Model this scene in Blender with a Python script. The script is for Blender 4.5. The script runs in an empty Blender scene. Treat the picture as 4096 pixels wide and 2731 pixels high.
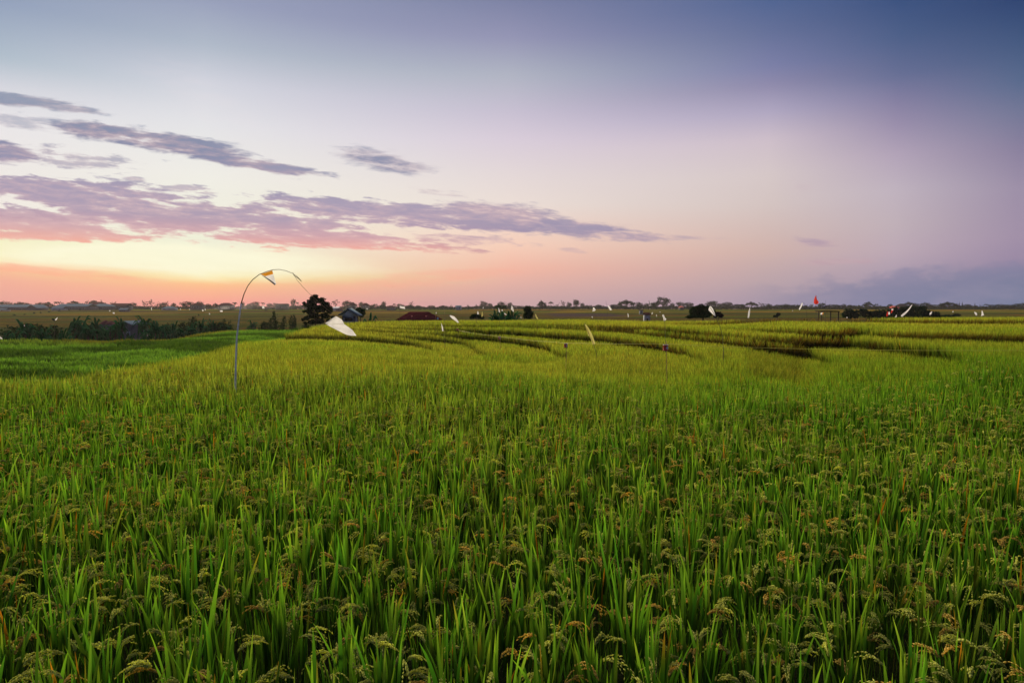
import bpy, math, random
import numpy as np
from mathutils import Vector, Matrix
R = math.radians
S = bpy.context.scene
COL = S.collection
random.seed(7)
RNG = np.random.default_rng(11)

# ---------------------------------------------------------------- camera
EYE = 2.0
F = 2600.0                       # focal length in photo pixels (photo 4096 x 2731)
HOR = 1205.0
PITCH = math.atan((1365.5 - HOR) / F)
cam_d = bpy.data.cameras.new('camera'); cam = bpy.data.objects.new('camera', cam_d); COL.objects.link(cam)
cam.location = (0, 0, EYE); cam.rotation_euler = (R(90) - PITCH, 0, 0)
cam_d.sensor_width = 36; cam_d.lens = 36 * F / 4096
cam_d.clip_start = 0.05; cam_d.clip_end = 9000
S.camera = cam
CP, SP = math.cos(PITCH), math.sin(PITCH)

def ray(u, v):
    x = (u - 2048) / F; y = -(v - 1365.5) / F
    return x, CP + y * SP, y * CP - SP          # world dir (x, forward, up)
def P(u, v, d):                                  # point at forward distance d
    x, y, z = ray(u, v); k = d / y
    return Vector((x * k, d, EYE + z * k))
def ts(u, v):
    x, y, z = ray(u, v); return x / y, -z / y    # tan azimuth, down-slope
def azel(u, v):
    x, y, z = ray(u, v); return math.atan2(x, y), math.atan2(z, math.hypot(x, y))

# ---------------------------------------------------------------- light
S.view_settings.view_transform = 'Standard'; S.view_settings.look = 'None'
S.view_settings.exposure = 0.0; S.view_settings.gamma = 1.0
SUN_AZ, SUN_EL = R(-29), R(23)
sd = bpy.data.lights.new('sun', 'SUN'); sd.energy = 5.0; sd.angle = R(32); sd.color = (1.0, 0.83, 0.55)
so = bpy.data.objects.new('sun', sd); COL.objects.link(so)
sdir = Vector((math.sin(SUN_AZ) * math.cos(SUN_EL), math.cos(SUN_AZ) * math.cos(SUN_EL), math.sin(SUN_EL)))
so.rotation_euler = sdir.to_track_quat('Z', 'Y').to_euler()

def lin(c):
    return tuple(((x / 255) / 12.92 if x / 255 <= .04045 else ((x / 255 + .055) / 1.055) ** 2.4) for x in c)

W = bpy.data.worlds.new('World'); S.world = W; W.use_nodes = True
nt = W.node_tree
for n in list(nt.nodes): nt.nodes.remove(n)
class NB:
    def __init__(s, nt): s.nt = nt
    def put(s, sock, v):
        if isinstance(v, (int, float)): sock.default_value = v
        elif isinstance(v, (tuple, list)): sock.default_value = v
        else: s.nt.links.new(v, sock)
    def m(s, op, a, b=0.0, c=0.0, clamp=False):
        n = s.nt.nodes.new('ShaderNodeMath'); n.operation = op; n.use_clamp = clamp
        s.put(n.inputs[0], a); s.put(n.inputs[1], b); s.put(n.inputs[2], c); return n.outputs[0]
    def comb(s, x, y, z):
        n = s.nt.nodes.new('ShaderNodeCombineXYZ'); s.put(n.inputs[0], x); s.put(n.inputs[1], y); s.put(n.inputs[2], z); return n.outputs[0]
    def noise(s, vec, scale, detail=4, rough=.55, dist=0):
        n = s.nt.nodes.new('ShaderNodeTexNoise'); s.put(n.inputs['Vector'], vec)
        n.inputs['Scale'].default_value = scale; n.inputs['Detail'].default_value = detail
        n.inputs['Roughness'].default_value = rough; n.inputs['Distortion'].default_value = dist
        return n.outputs['Fac']
    def mix(s, f, a, b, mode='MIX'):
        n = s.nt.nodes.new('ShaderNodeMix'); n.data_type = 'RGBA'; n.blend_type = mode; n.clamp_factor = True
        def c4(v): return (*v, 1) if isinstance(v, tuple) and len(v) == 3 else v
        s.put(n.inputs[0], f); s.put(n.inputs[6], c4(a)); s.put(n.inputs[7], c4(b)); return n.outputs[2]
    def ramp(s, f, stops, interp='LINEAR'):
        n = s.nt.nodes.new('ShaderNodeValToRGB'); r = n.color_ramp; r.interpolation = interp
        while len(r.elements) < len(stops): r.elements.new(0.5)
        for e, (p, c) in zip(r.elements, sorted(stops, key=lambda q: q[0])): e.position = p; e.color = (*c, 1) if len(c) == 3 else c
        s.put(n.inputs[0], f); return n.outputs[0]
    def smooth(s, x, a, b):
        n = s.nt.nodes.new('ShaderNodeMapRange'); n.interpolation_type = 'SMOOTHSTEP'; n.clamp = True
        s.put(n.inputs[0], x); s.put(n.inputs[1], a); s.put(n.inputs[2], b)
        n.inputs[3].default_value = 0; n.inputs[4].default_value = 1; return n.outputs[0]
B = NB(nt)
tc = nt.nodes.new('ShaderNodeTexCoord')
sep = nt.nodes.new('ShaderNodeSeparateXYZ'); nt.links.new(tc.outputs['Generated'], sep.inputs[0])
wx, wy, wz = sep.outputs
AZ = B.m('ARCTAN2', wx, wy)
EL = B.m('ARCSINE', wz)
# elevation profiles of the evening sky at five azimuths (photo column, then (row, sRGB))
ZEN = (84, 96, 134)
SKY = [
 (0,    [(0,(146,160,187)),(230,(176,190,203)),(345,(213,214,222)),(480,(233,230,232)),(860,(243,236,226)),(940,(243,240,205)),(1030,(246,236,178)),(1065,(252,196,150)),(1130,(243,172,150)),(1215,(232,162,152))]),
 (830,  [(0,(152,160,187)),(180,(176,186,201)),(330,(210,212,222)),(500,(228,228,231)),(700,(240,238,230)),(980,(240,240,216)),(1060,(242,238,196)),(1108,(250,232,150)),(1140,(255,190,138)),(1215,(246,158,146))]),
 (2048, [(0,(124,130,164)),(150,(148,149,180)),(300,(176,180,195)),(450,(200,192,210)),(560,(217,205,218)),(700,(228,216,216)),(820,(236,222,214)),(980,(247,207,186)),(1080,(242,182,162)),(1215,(200,162,164))]),
 (3070, [(0,(80,100,145)),(130,(100,112,152)),(270,(124,128,167)),(340,(142,138,171)),(450,(176,167,193)),(560,(206,191,202)),(700,(214,200,200)),(820,(212,196,193)),(1000,(208,178,171)),(1215,(168,150,168))]),
 (3580, [(0,(58,81,127)),(150,(76,95,136)),(300,(101,110,148)),(400,(130,126,160)),(500,(153,142,171)),(620,(178,163,184)),(760,(192,179,191)),(900,(192,176,184)),(1010,(188,168,180)),(1110,(168,152,172)),(1215,(140,138,165))]),
 (4070, [(0,(46,68,113)),(150,(64,86,126)),(330,(88,106,141)),(450,(114,119,150)),(600,(138,129,158)),(750,(157,144,168)),(950,(161,144,168)),(1050,(152,136,164)),(1130,(120,124,154)),(1215,(108,126,156))]),
]
def elpos(el): return (el + 0.1) / 1.6708
elf = B.m('MULTIPLY', B.m('ADD', EL, 0.1), 1 / 1.6708)
skyc = None; prev = None
for u, st in SKY:
    stops = [(elpos(azel(u, v)[1]), lin(c)) for v, c in st]
    lowc = lin(st[-1][1])
    stops += [(0.0, lowc), (elpos(R(50)), lin((98, 110, 150))), (1.0, lin(ZEN))]
    r = B.ramp(elf, stops)
    az = azel(u, 800)[0]
    if skyc is None: skyc = r
    else: skyc = B.mix(B.m('DIVIDE', B.m('SUBTRACT', AZ, prev), az - prev, clamp=True), skyc, r)
    prev = az
# the sky behind the viewer, dim lilac
behind = B.ramp(elf, [(0, lin((80, 86, 110))), (elpos(R(8)), lin((104, 96, 124))), (elpos(R(25)), lin((84, 92, 126))), (1, lin(ZEN))])
skyc = B.mix(B.smooth(B.m('ABSOLUTE', AZ), R(55), R(110)), skyc, behind)
# clouds: drifting sheets, given by azimuth / elevation
warpn = B.noise(B.comb(B.m('MULTIPLY', AZ, 5), B.m('MULTIPLY', EL, 16), 0), 1.0, 3, .55)
yy = B.m('MAXIMUM', wy, .08)
GX = B.m('DIVIDE', wx, yy); GE = B.m('DIVIDE', wz, yy); front = B.smooth(wy, .12, .35)
elt = B.m('ADD', GE, B.m('MULTIPLY', GX, 0.085))
n_str = B.noise(B.comb(B.m('MULTIPLY', GX, 7), B.m('MULTIPLY', elt, 42), 3.3), 1.0, 7, .60)
n_fin = B.noise(B.comb(B.m('MULTIPLY', GX, 24), B.m('MULTIPLY', elt, 120), 9.1), 1.0, 6, .60, .3)
nz = B.m('ADD', B.m('MULTIPLY', n_str, .48), B.m('MULTIPLY', n_fin, .52))
def blob(u, v, hw, hh, tiltdeg, amp, soft=.32, gain=1.0):
    a0 = (u - 2048) / F; e0 = (1205 - v) / F; hwA, hhE = hw / F, hh / F
    dx = B.m('SUBTRACT', GX, a0)
    dy = B.m('ADD', B.m('SUBTRACT', GE, e0), B.m('MULTIPLY', dx, math.tan(R(tiltdeg))))
    dy = B.m('ADD', dy, B.m('MULTIPLY', B.m('SUBTRACT', warpn, .5), hhE * .9))
    q = B.m('SQRT', B.m('ADD', B.m('POWER', B.m('ABSOLUTE', B.m('DIVIDE', dx, hwA)), 2.0), B.m('POWER', B.m('ABSOLUTE', B.m('DIVIDE', dy, hhE)), 2.0)))
    m = B.m('SUBTRACT', 1.0, q)
    m = B.m('MINIMUM', m, .55)
    val = B.m('ADD', m, B.m('MULTIPLY', B.m('SUBTRACT', nz, .5), amp * 1.7))
    return B.m('MULTIPLY', B.smooth(val, 0.02, soft), gain)
blobs = [
 blob(80, 418, 330, 30, 5, 1.5, .55, .85), blob(300, 450, 190, 22, 7, 1.5, .6, .8), blob(120, 505, 420, 40, 6, 2.6, .8, .5),
 blob(430, 540, 260, 44, 6, 1.5, .5, .95), blob(720, 590, 380, 52, 9, 1.6, .5, .95), blob(1030, 665, 330, 36, 9, 1.8, .5, .95),
 blob(30, 620, 240, 52, 7, 1.8, .5, .95), blob(300, 640, 300, 56, 6, 3.0, .6, .65),
 blob(1500, 640, 210, 46, 9, 1.6, .8, .9), blob(1600, 675, 170, 34, 5, 1.6, .8, .9), blob(780, 765, 160, 22, 5, 3.0, .5, .7), blob(560, 725, 60, 14, 5, 2.0, .6, .7),
 blob(300, 775, 700, 62, 4, 2.3, .45, .95), blob(760, 860, 900, 78, 4, 2.7, .45, .95), blob(1080, 885, 560, 70, 4, 2.5, .45, .95), blob(250, 890, 900, 64, 2.5, 2.4, .45, .9), blob(500, 820, 700, 60, 5, 2.0, .45, .95), blob(200, 945, 700, 26, 1, 2.0, .5, .9),
 blob(1450, 855, 620, 64, 4, 2.3, .45, .95), blob(1250, 955, 640, 52, 4, 2.2, .45, .95), blob(1980, 870, 330, 66, 5, 1.5, .5, .95), blob(2250, 910, 330, 36, 4, 1.8, .6, .9),
 blob(1850, 960, 450, 26, 3, 2.6, .7, .75), blob(2450, 945, 330, 26, 3, 2.6, .8, .75), blob(1750, 775, 150, 18, 8, 2.2, .8, .6),
 blob(2290, 1003, 80, 14, 6, 1.3, .9, .7), blob(3250, 968, 120, 24, 2, 1.6, .9, .75), blob(3330, 1048, 240, 16, -2, 2.6, 1.0, .6), blob(2790, 955, 150, 12, 1, 2.0, 1.0, .6),
 blob(3200, 757, 60, 22, 0, 1.2, 1.2, .35),
]
cm = blobs[0]
for b in blobs[1:]: cm = B.m('MAXIMUM', cm, b)
def ep(v): return elpos(azel(1200, v)[1])
cloud_l = B.ramp(elf, [(ep(1060), lin((255, 160, 130))), (ep(1000), lin((246, 168, 150))), (ep(945), lin((206, 160, 170))), (ep(880), lin((170, 152, 176))), (ep(800), lin((163, 152, 178))), (ep(660), lin((132, 136, 166))), (ep(560), lin((128, 138, 166))), (ep(400), lin((140, 152, 172)))])
cloud_r = B.ramp(elf, [(ep(1040), lin((190, 158, 170))), (ep(900), lin((150, 142, 172))), (ep(760), lin((180, 165, 180)))])
cloudc = B.mix(B.smooth(AZ, azel(1500, 800)[0], azel(2250, 800)[0]), cloud_l, cloud_r)
thin = B.m('MULTIPLY', B.smooth(nz, .60, .38), .45)
cloudc = B.mix(thin, cloudc, lin((238, 196, 190)))
gl = blob(660, 1040, 1080, 92, 2, .25, .75, .95); skyc = B.mix(B.m('MULTIPLY', gl, front), skyc, lin((255, 252, 222)))
skyc = B.mix(B.m('MULTIPLY', cm, front), skyc, cloudc)
# orange veils close to the horizon
v1 = blob(1700, 1112, 520, 40, -5, 1.6, .9, .45); skyc = B.mix(B.m('MULTIPLY', v1, front), skyc, lin((250, 168, 146)))
v2 = blob(150, 1080, 700, 24, 5, 1.6, .9, .6); skyc = B.mix(B.m('MULTIPLY', v2, front), skyc, lin((255, 168, 140)))
v3 = blob(900, 470, 420, 150, 35, 1.6, 1.6, .22); skyc = B.mix(B.m('MULTIPLY', v3, front), skyc, lin((236, 224, 228)))
# blue-violet bank low on the right
a0 = azel(2850, 1100)[0]; a1 = azel(4096, 1100)[0]; eb0 = azel(2900, 1165)[1]; eb1 = azel(4096, 1062)[1]
top = B.m('ADD', B.m('MULTIPLY', B.m('SUBTRACT', AZ, a0), (eb1 - eb0) / (a1 - a0)), eb0)
bn = B.noise(B.comb(B.m('MULTIPLY', AZ, 14), B.m('MULTIPLY', EL, 30), 1.0), 1.0, 5, .6)
top = B.m('ADD', top, B.m('MULTIPLY', B.m('SUBTRACT', bn, .45), .085))
bank = B.m('MULTIPLY', B.smooth(B.m('SUBTRACT', top, EL), -0.004, .016), B.smooth(AZ, a0, azel(3600, 1100)[0]))
bankc = B.mix(B.smooth(bn, .4, .7), lin((116, 122, 156)), lin((134, 132, 162)))
skyc = B.mix(B.m('MULTIPLY', bank, .75), skyc, bankc)
bg = nt.nodes.new('ShaderNodeBackground'); nt.links.new(skyc, bg.inputs[0]); bg.inputs[1].default_value = 1.0
wo = nt.nodes.new('ShaderNodeOutputWorld'); nt.links.new(bg.outputs[0], wo.inputs[0])
W.cycles.sampling_method = 'MANUAL'; W.cycles.sample_map_resolution = 512

# ---------------------------------------------------------------- generic helpers
def tag(o, label=None, cat=None, group=None, kind=None):
    if label: o['label'] = label
    if cat: o['category'] = cat
    if group: o['group'] = group
    if kind: o['kind'] = kind
    return o
def empty(name, loc, rz=0):
    o = bpy.data.objects.new(name, None); COL.objects.link(o); o.location = loc; o.rotation_euler = (0, 0, rz); o.empty_display_size = .2
    return o
def np_mesh(name, V, Fq, mat, col=None, parent=None, smooth=False):
    """V (n,3) verts, Fq list of int arrays (m,3) or (m,4)"""
    me = bpy.data.meshes.new(name)
    V = np.asarray(V, dtype=np.float32)
    if not isinstance(Fq, list): Fq = [Fq]
    Fq = [np.asarray(f, dtype=np.int32) for f in Fq if len(f)]
    me.vertices.add(len(V)); me.vertices.foreach_set('co', V.ravel())
    nl = sum(f.size for f in Fq); npoly = sum(len(f) for f in Fq)
    me.loops.add(nl); me.loops.foreach_set('vertex_index', np.concatenate([f.ravel() for f in Fq]))
    starts = []; off = 0
    for f in Fq:
        starts.append(off + np.arange(len(f), dtype=np.int32) * f.shape[1]); off += f.size
    me.polygons.add(npoly); me.polygons.foreach_set('loop_start', np.concatenate(starts).astype(np.int32))
    if smooth: me.polygons.foreach_set('use_smooth', np.ones(npoly, dtype=bool))
    if col is not None:
        a = me.attributes.new('col', 'FLOAT_COLOR', 'POINT')
        c = np.ones((len(V), 4), dtype=np.float32); c[:, :3] = col; a.data.foreach_set('color', c.ravel())
    me.update(calc_edges=True)
    me.materials.append(mat)
    o = bpy.data.objects.new(name, me); COL.objects.link(o)
    if parent: o.parent = parent
    return o
class MB:
    """collects simple solids into one mesh"""
    def __init__(s): s.v = []; s.q = []; s.t = []
    def add(s, vs, fs):
        b = len(s.v); s.v += [tuple(x) for x in vs]
        for f in fs:
            (s.q if len(f) == 4 else s.t).append([i + b for i in f])
    def box(s, c, size, rz=0, tilt=None):
        cx, cy, cz = c; sx, sy, sz = [k / 2 for k in size]
        M = Matrix.Rotation(rz, 3, 'Z')
        if tilt: M = M @ Matrix.Rotation(tilt[0], 3, 'X') @ Matrix.Rotation(tilt[1], 3, 'Y')
        vs = [Vector(c) + M @ Vector((x * sx, y * sy, z * sz)) for z in (-1, 1) for y in (-1, 1) for x in (-1, 1)]
        s.add(vs, [(0, 2, 3, 1), (4, 5, 7, 6), (0, 1, 5, 4), (2, 6, 7, 3), (0, 4, 6, 2), (1, 3, 7, 5)])
    def tube(s, pts, radii, n=7, cap=True):
        pts = [Vector(p) for p in pts]
        radii = [float(radii)] * len(pts) if isinstance(radii, (int, float)) else [float(q) for q in radii]
        rings = []; up = Vector((.13, .31, .94)).normalized()
        for i, p in enumerate(pts):
            tg = (pts[min(i + 1, len(pts) - 1)] - pts[max(i - 1, 0)]).normalized()
            a = tg.cross(up)
            if a.length < .05: a = tg.cross(Vector((1, 0, 0)))
            a.normalize(); b = tg.cross(a)
            rings.append([p + radii[i] * (math.cos(2 * math.pi * k / n) * a + math.sin(2 * math.pi * k / n) * b) for k in range(n)])
        vs = [x for r in rings for x in r]; fs = []
        for i in range(len(pts) - 1):
            for k in range(n):
                fs.append((i * n + k, i * n + (k + 1) % n, (i + 1) * n + (k + 1) % n, (i + 1) * n + k))
        if cap:
            vs += [pts[0], pts[-1]]; a, b = len(vs) - 2, len(vs) - 1; L = (len(pts) - 1) * n
            for k in range(n):
                fs.append((a, (k + 1) % n, k)); fs.append((b, L + k, L + (k + 1) % n))
        s.add(vs, fs)
    def build(s, name, mat, parent=None, smooth=False):
        V = np.array(s.v, dtype=np.float32)
        return np_mesh(name, V, [np.array(s.q, dtype=np.int32).reshape(-1, 4), np.array(s.t, dtype=np.int32).reshape(-1, 3)], mat, None, parent, smooth)
def loc_build(mb, name, mat, parent, smooth=False):
    """mesh given in world coordinates, stored relative to its unrotated parent"""
    L = parent.location
    mb.v = [(x - L.x, y - L.y, z - L.z) for x, y, z in mb.v]
    return mb.build(name, mat, parent, smooth)

def vnoise(x, y, seed=0):
    x = np.asarray(x, float); y = np.asarray(y, float)
    xi = np.floor(x).astype(np.int64); yi = np.floor(y).astype(np.int64); fx = x - xi; fy = y - yi
    def h(a, b):
        n = (a * 374761393 + b * 668265263 + seed * 974634777) & 0x7fffffff
        n = ((n ^ (n >> 13)) * 1274126177) & 0x7fffffff
        return ((n ^ (n >> 16)) & 0xffff) / 65535.0
    fx = fx * fx * (3 - 2 * fx); fy = fy * fy * (3 - 2 * fy)
    return (h(xi, yi) * (1 - fx) + h(xi + 1, yi) * fx) * (1 - fy) + (h(xi, yi + 1) * (1 - fx) + h(xi + 1, yi + 1) * fx) * fy
def fbm(x, y, seed=0, o=4):
    s = 0; a = .5; t = 0
    for k in range(o):
        s = s + a * vnoise(x * 2 ** k, y * 2 ** k, seed + k); t += a; a *= .5
    return s / t

# ---------------------------------------------------------------- materials
def mat(name):
    m = bpy.data.materials.new(name); m.use_nodes = True
    n = m.node_tree; p = n.nodes['Principled BSDF']; return m, NB(n), p
def simple_mat(name, c, rough=.8, var=.25, scale=8, metal=0, spec=.3, bump=0):
    m, b, p = mat(name)
    tcn = b.nt.nodes.new('ShaderNodeTexCoord')
    f = b.noise(tcn.outputs['Object'], scale, 5, .6)
    c0 = tuple(x * (1 - var) for x in c); c1 = tuple(min(1, x * (1 + var)) for x in c)
    col = b.mix(b.smooth(f, .3, .7), c0, c1)
    b.nt.links.new(col, p.inputs['Base Color']); p.inputs['Roughness'].default_value = rough
    p.inputs['Metallic'].default_value = metal; p.inputs['Specular IOR Level'].default_value = spec
    if bump:
        bn_ = b.nt.nodes.new('ShaderNodeBump'); bn_.inputs['Strength'].default_value = bump; b.put(bn_.inputs['Height'], f)
        b.nt.links.new(bn_.outputs[0], p.inputs['Normal'])
    return m
def leaf_mat(name, trans=.45, rough=.55, spec=.25, tcol=(1.25, 1.35, .5)):
    m, b, p = mat(name)
    at = b.nt.nodes.new('ShaderNodeAttribute'); at.attribute_name = 'col'
    b.nt.links.new(at.outputs['Color'], p.inputs['Base Color']); p.inputs['Roughness'].default_value = rough
    p.inputs['Specular IOR Level'].default_value = spec
    tr = b.nt.nodes.new('ShaderNodeBsdfTranslucent')
    tcx = b.mix(1.0, at.outputs['Color'], tcol, 'MULTIPLY'); b.nt.links.new(tcx, tr.inputs[0])
    mx = b.nt.nodes.new('ShaderNodeMixShader'); mx.inputs[0].default_value = trans
    b.nt.links.new(p.outputs[0], mx.inputs[1]); b.nt.links.new(tr.outputs[0], mx.inputs[2])
    b.nt.links.new(mx.outputs[0], b.nt.nodes['Material Output'].inputs[0])
    return m
def cloth_mat(name, c, trans=.5):
    m, b, p = mat(name)
    tcn = b.nt.nodes.new('ShaderNodeTexCoord')
    f = b.noise(tcn.outputs['Object'], 6, 4, .6)
    col = b.mix(b.smooth(f, .35, .75), c, tuple(x * .82 for x in c))
    b.nt.links.new(col, p.inputs['Base Color']); p.inputs['Roughness'].default_value = .6
    tr = b.nt.nodes.new('ShaderNodeBsdfTranslucent'); b.nt.links.new(col, tr.inputs[0])
    mx = b.nt.nodes.new('ShaderNodeMixShader'); mx.inputs[0].default_value = trans
    b.nt.links.new(p.outputs[0], mx.inputs[1]); b.nt.links.new(tr.outputs[0], mx.inputs[2])
    b.nt.links.new(mx.outputs[0], b.nt.nodes['Material Output'].inputs[0])
    return m
M_RICE = leaf_mat('rice_leaf', .40, .6, .10)
M_GRAIN = leaf_mat('rice_grain', .58, .8, .05, (1.1, 1.0, .6))
M_RICEF = leaf_mat('ripening_leaf', .42, .6, .05)
M_TREE = leaf_mat('tree_leaf', .12, .9, 0, (1.2, 1.3, .5))
M_BARK = simple_mat('bark', (.07, .05, .04), .9, .3, 4)
M_WHITE = cloth_mat('white_plastic_sheet', (.88, .88, .92), .58)
M_YELLOW = cloth_mat('yellow_cloth', (.72, .66, .22))
M_ORANGE = cloth_mat('orange_cloth', (.80, .33, .02))
M_RED = cloth_mat('red_cloth', (.75, .05, .03))
M_BLACKC = cloth_mat('black_cloth', (.03, .03, .035), .1)
M_BAMBOO = simple_mat('weathered_bamboo', (.80, .86, .92), .6, .25, 14)
M_BAMBOOY = simple_mat('tan_bamboo', (.36, .22, .10), .6, .25, 14)
M_STICK = simple_mat('dark_stick', (.10, .09, .07), .8, .25, 14)
M_STRING = simple_mat('yellow_string', (.62, .60, .10), .6, .1, 14)
M_CAN = simple_mat('red_painted_tin', (.50, .02, .03), .35, .2, 9, 0, .5)
M_CANW = simple_mat('white_print', (.80, .80, .80), .4, .05, 9)
M_CANB = simple_mat('blue_print', (.10, .08, .42), .4, .05, 9)
M_ROOFG = simple_mat('grey_metal_roof', (.14, .20, .25), .5, .2, 1.2, 0, 0)
M_ROOFD = simple_mat('dark_thatch', (.05, .045, .045), .95, .4, 3, 0, 0)
M_ROOFR = simple_mat('dark_red_tiles', (.05, .010, .014), .8, .3, 2.5, 0, 0)
M_ROOFP = simple_mat('faded_red_tiles', (.10, .045, .045), .85, .2, .8, 0, 0)
M_ROOFBR = simple_mat('bright_red_tiles', (.5, .08, .05), .8, .2, 1)
M_WALL = simple_mat('grey_render', (.16, .155, .17), .9, .2, 1.2, 0, 0)
M_WALLW = simple_mat('pale_sheet', (.46, .50, .60), .7, .2, 2)
M_WOOD = simple_mat('grey_boards', (.24, .27, .32), .85, .4, 3)
M_DARK = simple_mat('dark_opening', (.015, .015, .018), .9, .1, 2)

# ---------------------------------------------------------------- terrain
CROP = 0.85
def sstep(x, a, b):
    q = np.clip((x - a) / (b - a), 0, 1); return q * q * (3 - 2 * q)
TT = np.linspace(-1.7, 1.7, 1701)
_g = np.clip((TT - .1) / .35, 0, 1)
NOMINAL = [.17 + .27 * _g, .19 + .25 * _g, .36 + 0 * TT, .38 + 0 * TT, .30 + 0 * TT, .30 + 0 * TT]
BANKS = {  # photo traces of the upper lip of each bank: (points, tip column, tip distance, distance at far left)
 'F': ([(1400,1281),(2000,1285),(2300,1289),(2598,1296),(2806,1312),(3008,1328),(3187,1337),(3400,1338),(3545,1351),(3664,1364),(3783,1379),(3842,1392)], 3866, 20.8, 11.5),
 'E': ([(1400,1284),(1700,1288),(2000,1291),(2206,1297),(2400,1305),(2508,1309),(2687,1325),(2806,1335),(3000,1348),(3068,1357),(3187,1372),(3276,1392),(3336,1410)], 3350, 20.0, 13.0),
 'D': ([(1380,1290),(1550,1299),(1774,1304),(1908,1306),(2057,1311),(2206,1323),(2400,1333),(2508,1345),(2657,1366),(2746,1384),(2821,1406)], 2836, 24.0, 16.0),
 'C': ([(1300,1303),(1423,1306),(1550,1311),(1700,1319),(1908,1329),(2057,1342),(2146,1355),(2206,1371),(2270,1398)], 2280, 29.0, 20.0),
 'B': ([(1245,1312),(1423,1320),(1557,1329),(1700,1334),(1819,1348),(1893,1364),(1932,1386)], 1947, 31.5, 26.0),
 'A': ([(1245,1327),(1423,1331),(1548,1342),(1646,1354),(1721,1368),(1758,1390)], 1765, 35.3, 33.0),
}
ORDER = 'FEDCBA'
def interp_curve(pts, depth):
    a = sorted([(ts(u, v)[0], float(np.interp(ts(u, v)[0], TT, depth + 0 * TT)) / ts(u, v)[1]) for u, v in pts])
    return np.interp(TT, [q[0] for q in a], [q[1] for q in a])
DK = {}; NK = {}; STEPS = []
level = 1.55 + 0 * TT; prevD = None
TIPV = {'F': 1412, 'E': 1436, 'D': 1426, 'C': 1407, 'B': 1408, 'A': 1398}
for i, k in enumerate(ORDER):
    pts, ut, dt, el_ = BANKS[k]; tt_ = ts(ut, 1410)[0]
    q = sorted([ts(u, v) for u, v in pts]); sk = np.interp(TT, [a_[0] for a_ in q], [a_[1] for a_ in q])
    dt = float(np.interp(tt_, TT, level)) / ts(ut, TIPV[k])[1]
    d_ = level / sk                                  # the lip lies on the upper terrace
    if prevD is not None:                            # never closer than a strip of rice to the bank behind
        d2 = np.where((prevD > 0) & (TT < tt_), np.minimum(d_, prevD - (1.25 + 1.25 * (1 - sstep(TT, -.16, .06)))), d_)
        new = np.where((STEPS[-1] > .07) & (TT < tt_), np.maximum(sk * d2, level - STEPS[-1] + .07), level)
        STEPS[-1] = STEPS[-1] - (level - new); level = new; d_ = d2
    NK[k] = dt - (dt - el_) * np.clip((tt_ - TT) / (tt_ + .8), 0, 1) ** .5
    tipw = np.clip((tt_ - TT) / .035, 0, 1) ** .5
    d_ = dt + (np.maximum(d_, dt) - dt) * tipw
    DK[k] = np.where(TT < tt_, d_, -1.0); prevD = DK[k]
    NK[k] = np.where(TT < tt_, NK[k], 1e6)
    STEPS.append(NOMINAL[i] * np.clip((tt_ - TT) / .06, 0, 1) ** .45); level = level + STEPS[-1]
    print(k, 'tip', round(tt_, 2), round(dt, 1))
GD = interp_curve([(2860,1296),(3038,1308),(3217,1320),(3365,1322),(3430,1316),(3575,1329),(3753,1335),(4096,1342)], 1.43)
GA = .30 * np.clip((TT - ts(2860, 1300)[0]) / .1, 0, 1)
HD = interp_curve([(2600,1276),(2860,1278),(3100,1281),(3500,1285),(3664,1289),(4096,1291)], 1.31)
HA = .24 * np.clip((TT - ts(2600, 1300)[0]) / .12, 0, 1)
E1 = 6.6 + 1.0 * np.sin(TT * 5 + 1.0); E2 = 10.2 + 1.2 * np.sin(TT * 4 + .2)
def at(arr, t): return np.interp(t, TT, arr)
def canopy_depth(x, y):
    x = np.asarray(x, float); y = np.asarray(y, float)
    d = np.maximum(y, .6); t = x / d
    wob = (fbm(x * .35, y * .35, 5, 2) - .5)
    w = .07
    dep = 1.43 + .05 * sstep(d, at(E1, t) - .4, at(E1, t) + .4) + .07 * sstep(d, at(E2, t) - .5, at(E2, t) + .5)
    for i, k in enumerate(ORDER):
        D_ = at(DK[k], t) + wob * .7; N_ = at(NK[k], t)
        ins = sstep(d, N_ - .5 - 8.0 * sstep(t, -.15, .30), N_ + .5) * (1 - sstep(d, D_ - w, D_ + w))
        dep = dep + at(STEPS[i], t) * ins
    dep = dep - at(GA, t) * sstep(d, at(GD, t) - w, at(GD, t) + w) - at(HA, t) * sstep(d, at(HD, t) - w, at(HD, t) + w)
    return dep
EDGE = [(0,1515),(298,1498),(476,1460),(700,1424),(898,1382),(1046,1352),(1165,1326),(1255,1299),(1290,1290),(1400,1281),(1700,1277),(2050,1276),(2300,1272),(3000,1270),(3400,1267),(4096,1262)]
ed = []
dd = np.linspace(5, 75, 2801)
for u, v in EDGE:
    t_, s_ = ts(u, v)
    sl = canopy_depth(t_ * dd, dd) / dd
    if u < 1200: j = np.argmax(sl <= s_)
    else: j = len(dd) - 1 - np.argmax(sl[::-1] >= s_)
    ed.append((t_, dd[j]))
print('EDGE', [(round(a, 2), round(b, 1)) for a, b in ed])
ed[:0] = [(-1.7, ed[0][1] * .8)]
BE = np.interp(TT, [e[0] for e in ed], [e[1] for e in ed])
BE = np.convolve(np.pad(BE, 12, 'edge'), np.ones(25) / 25, 'valid')
def edge_d(t): return at(BE, t)
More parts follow.
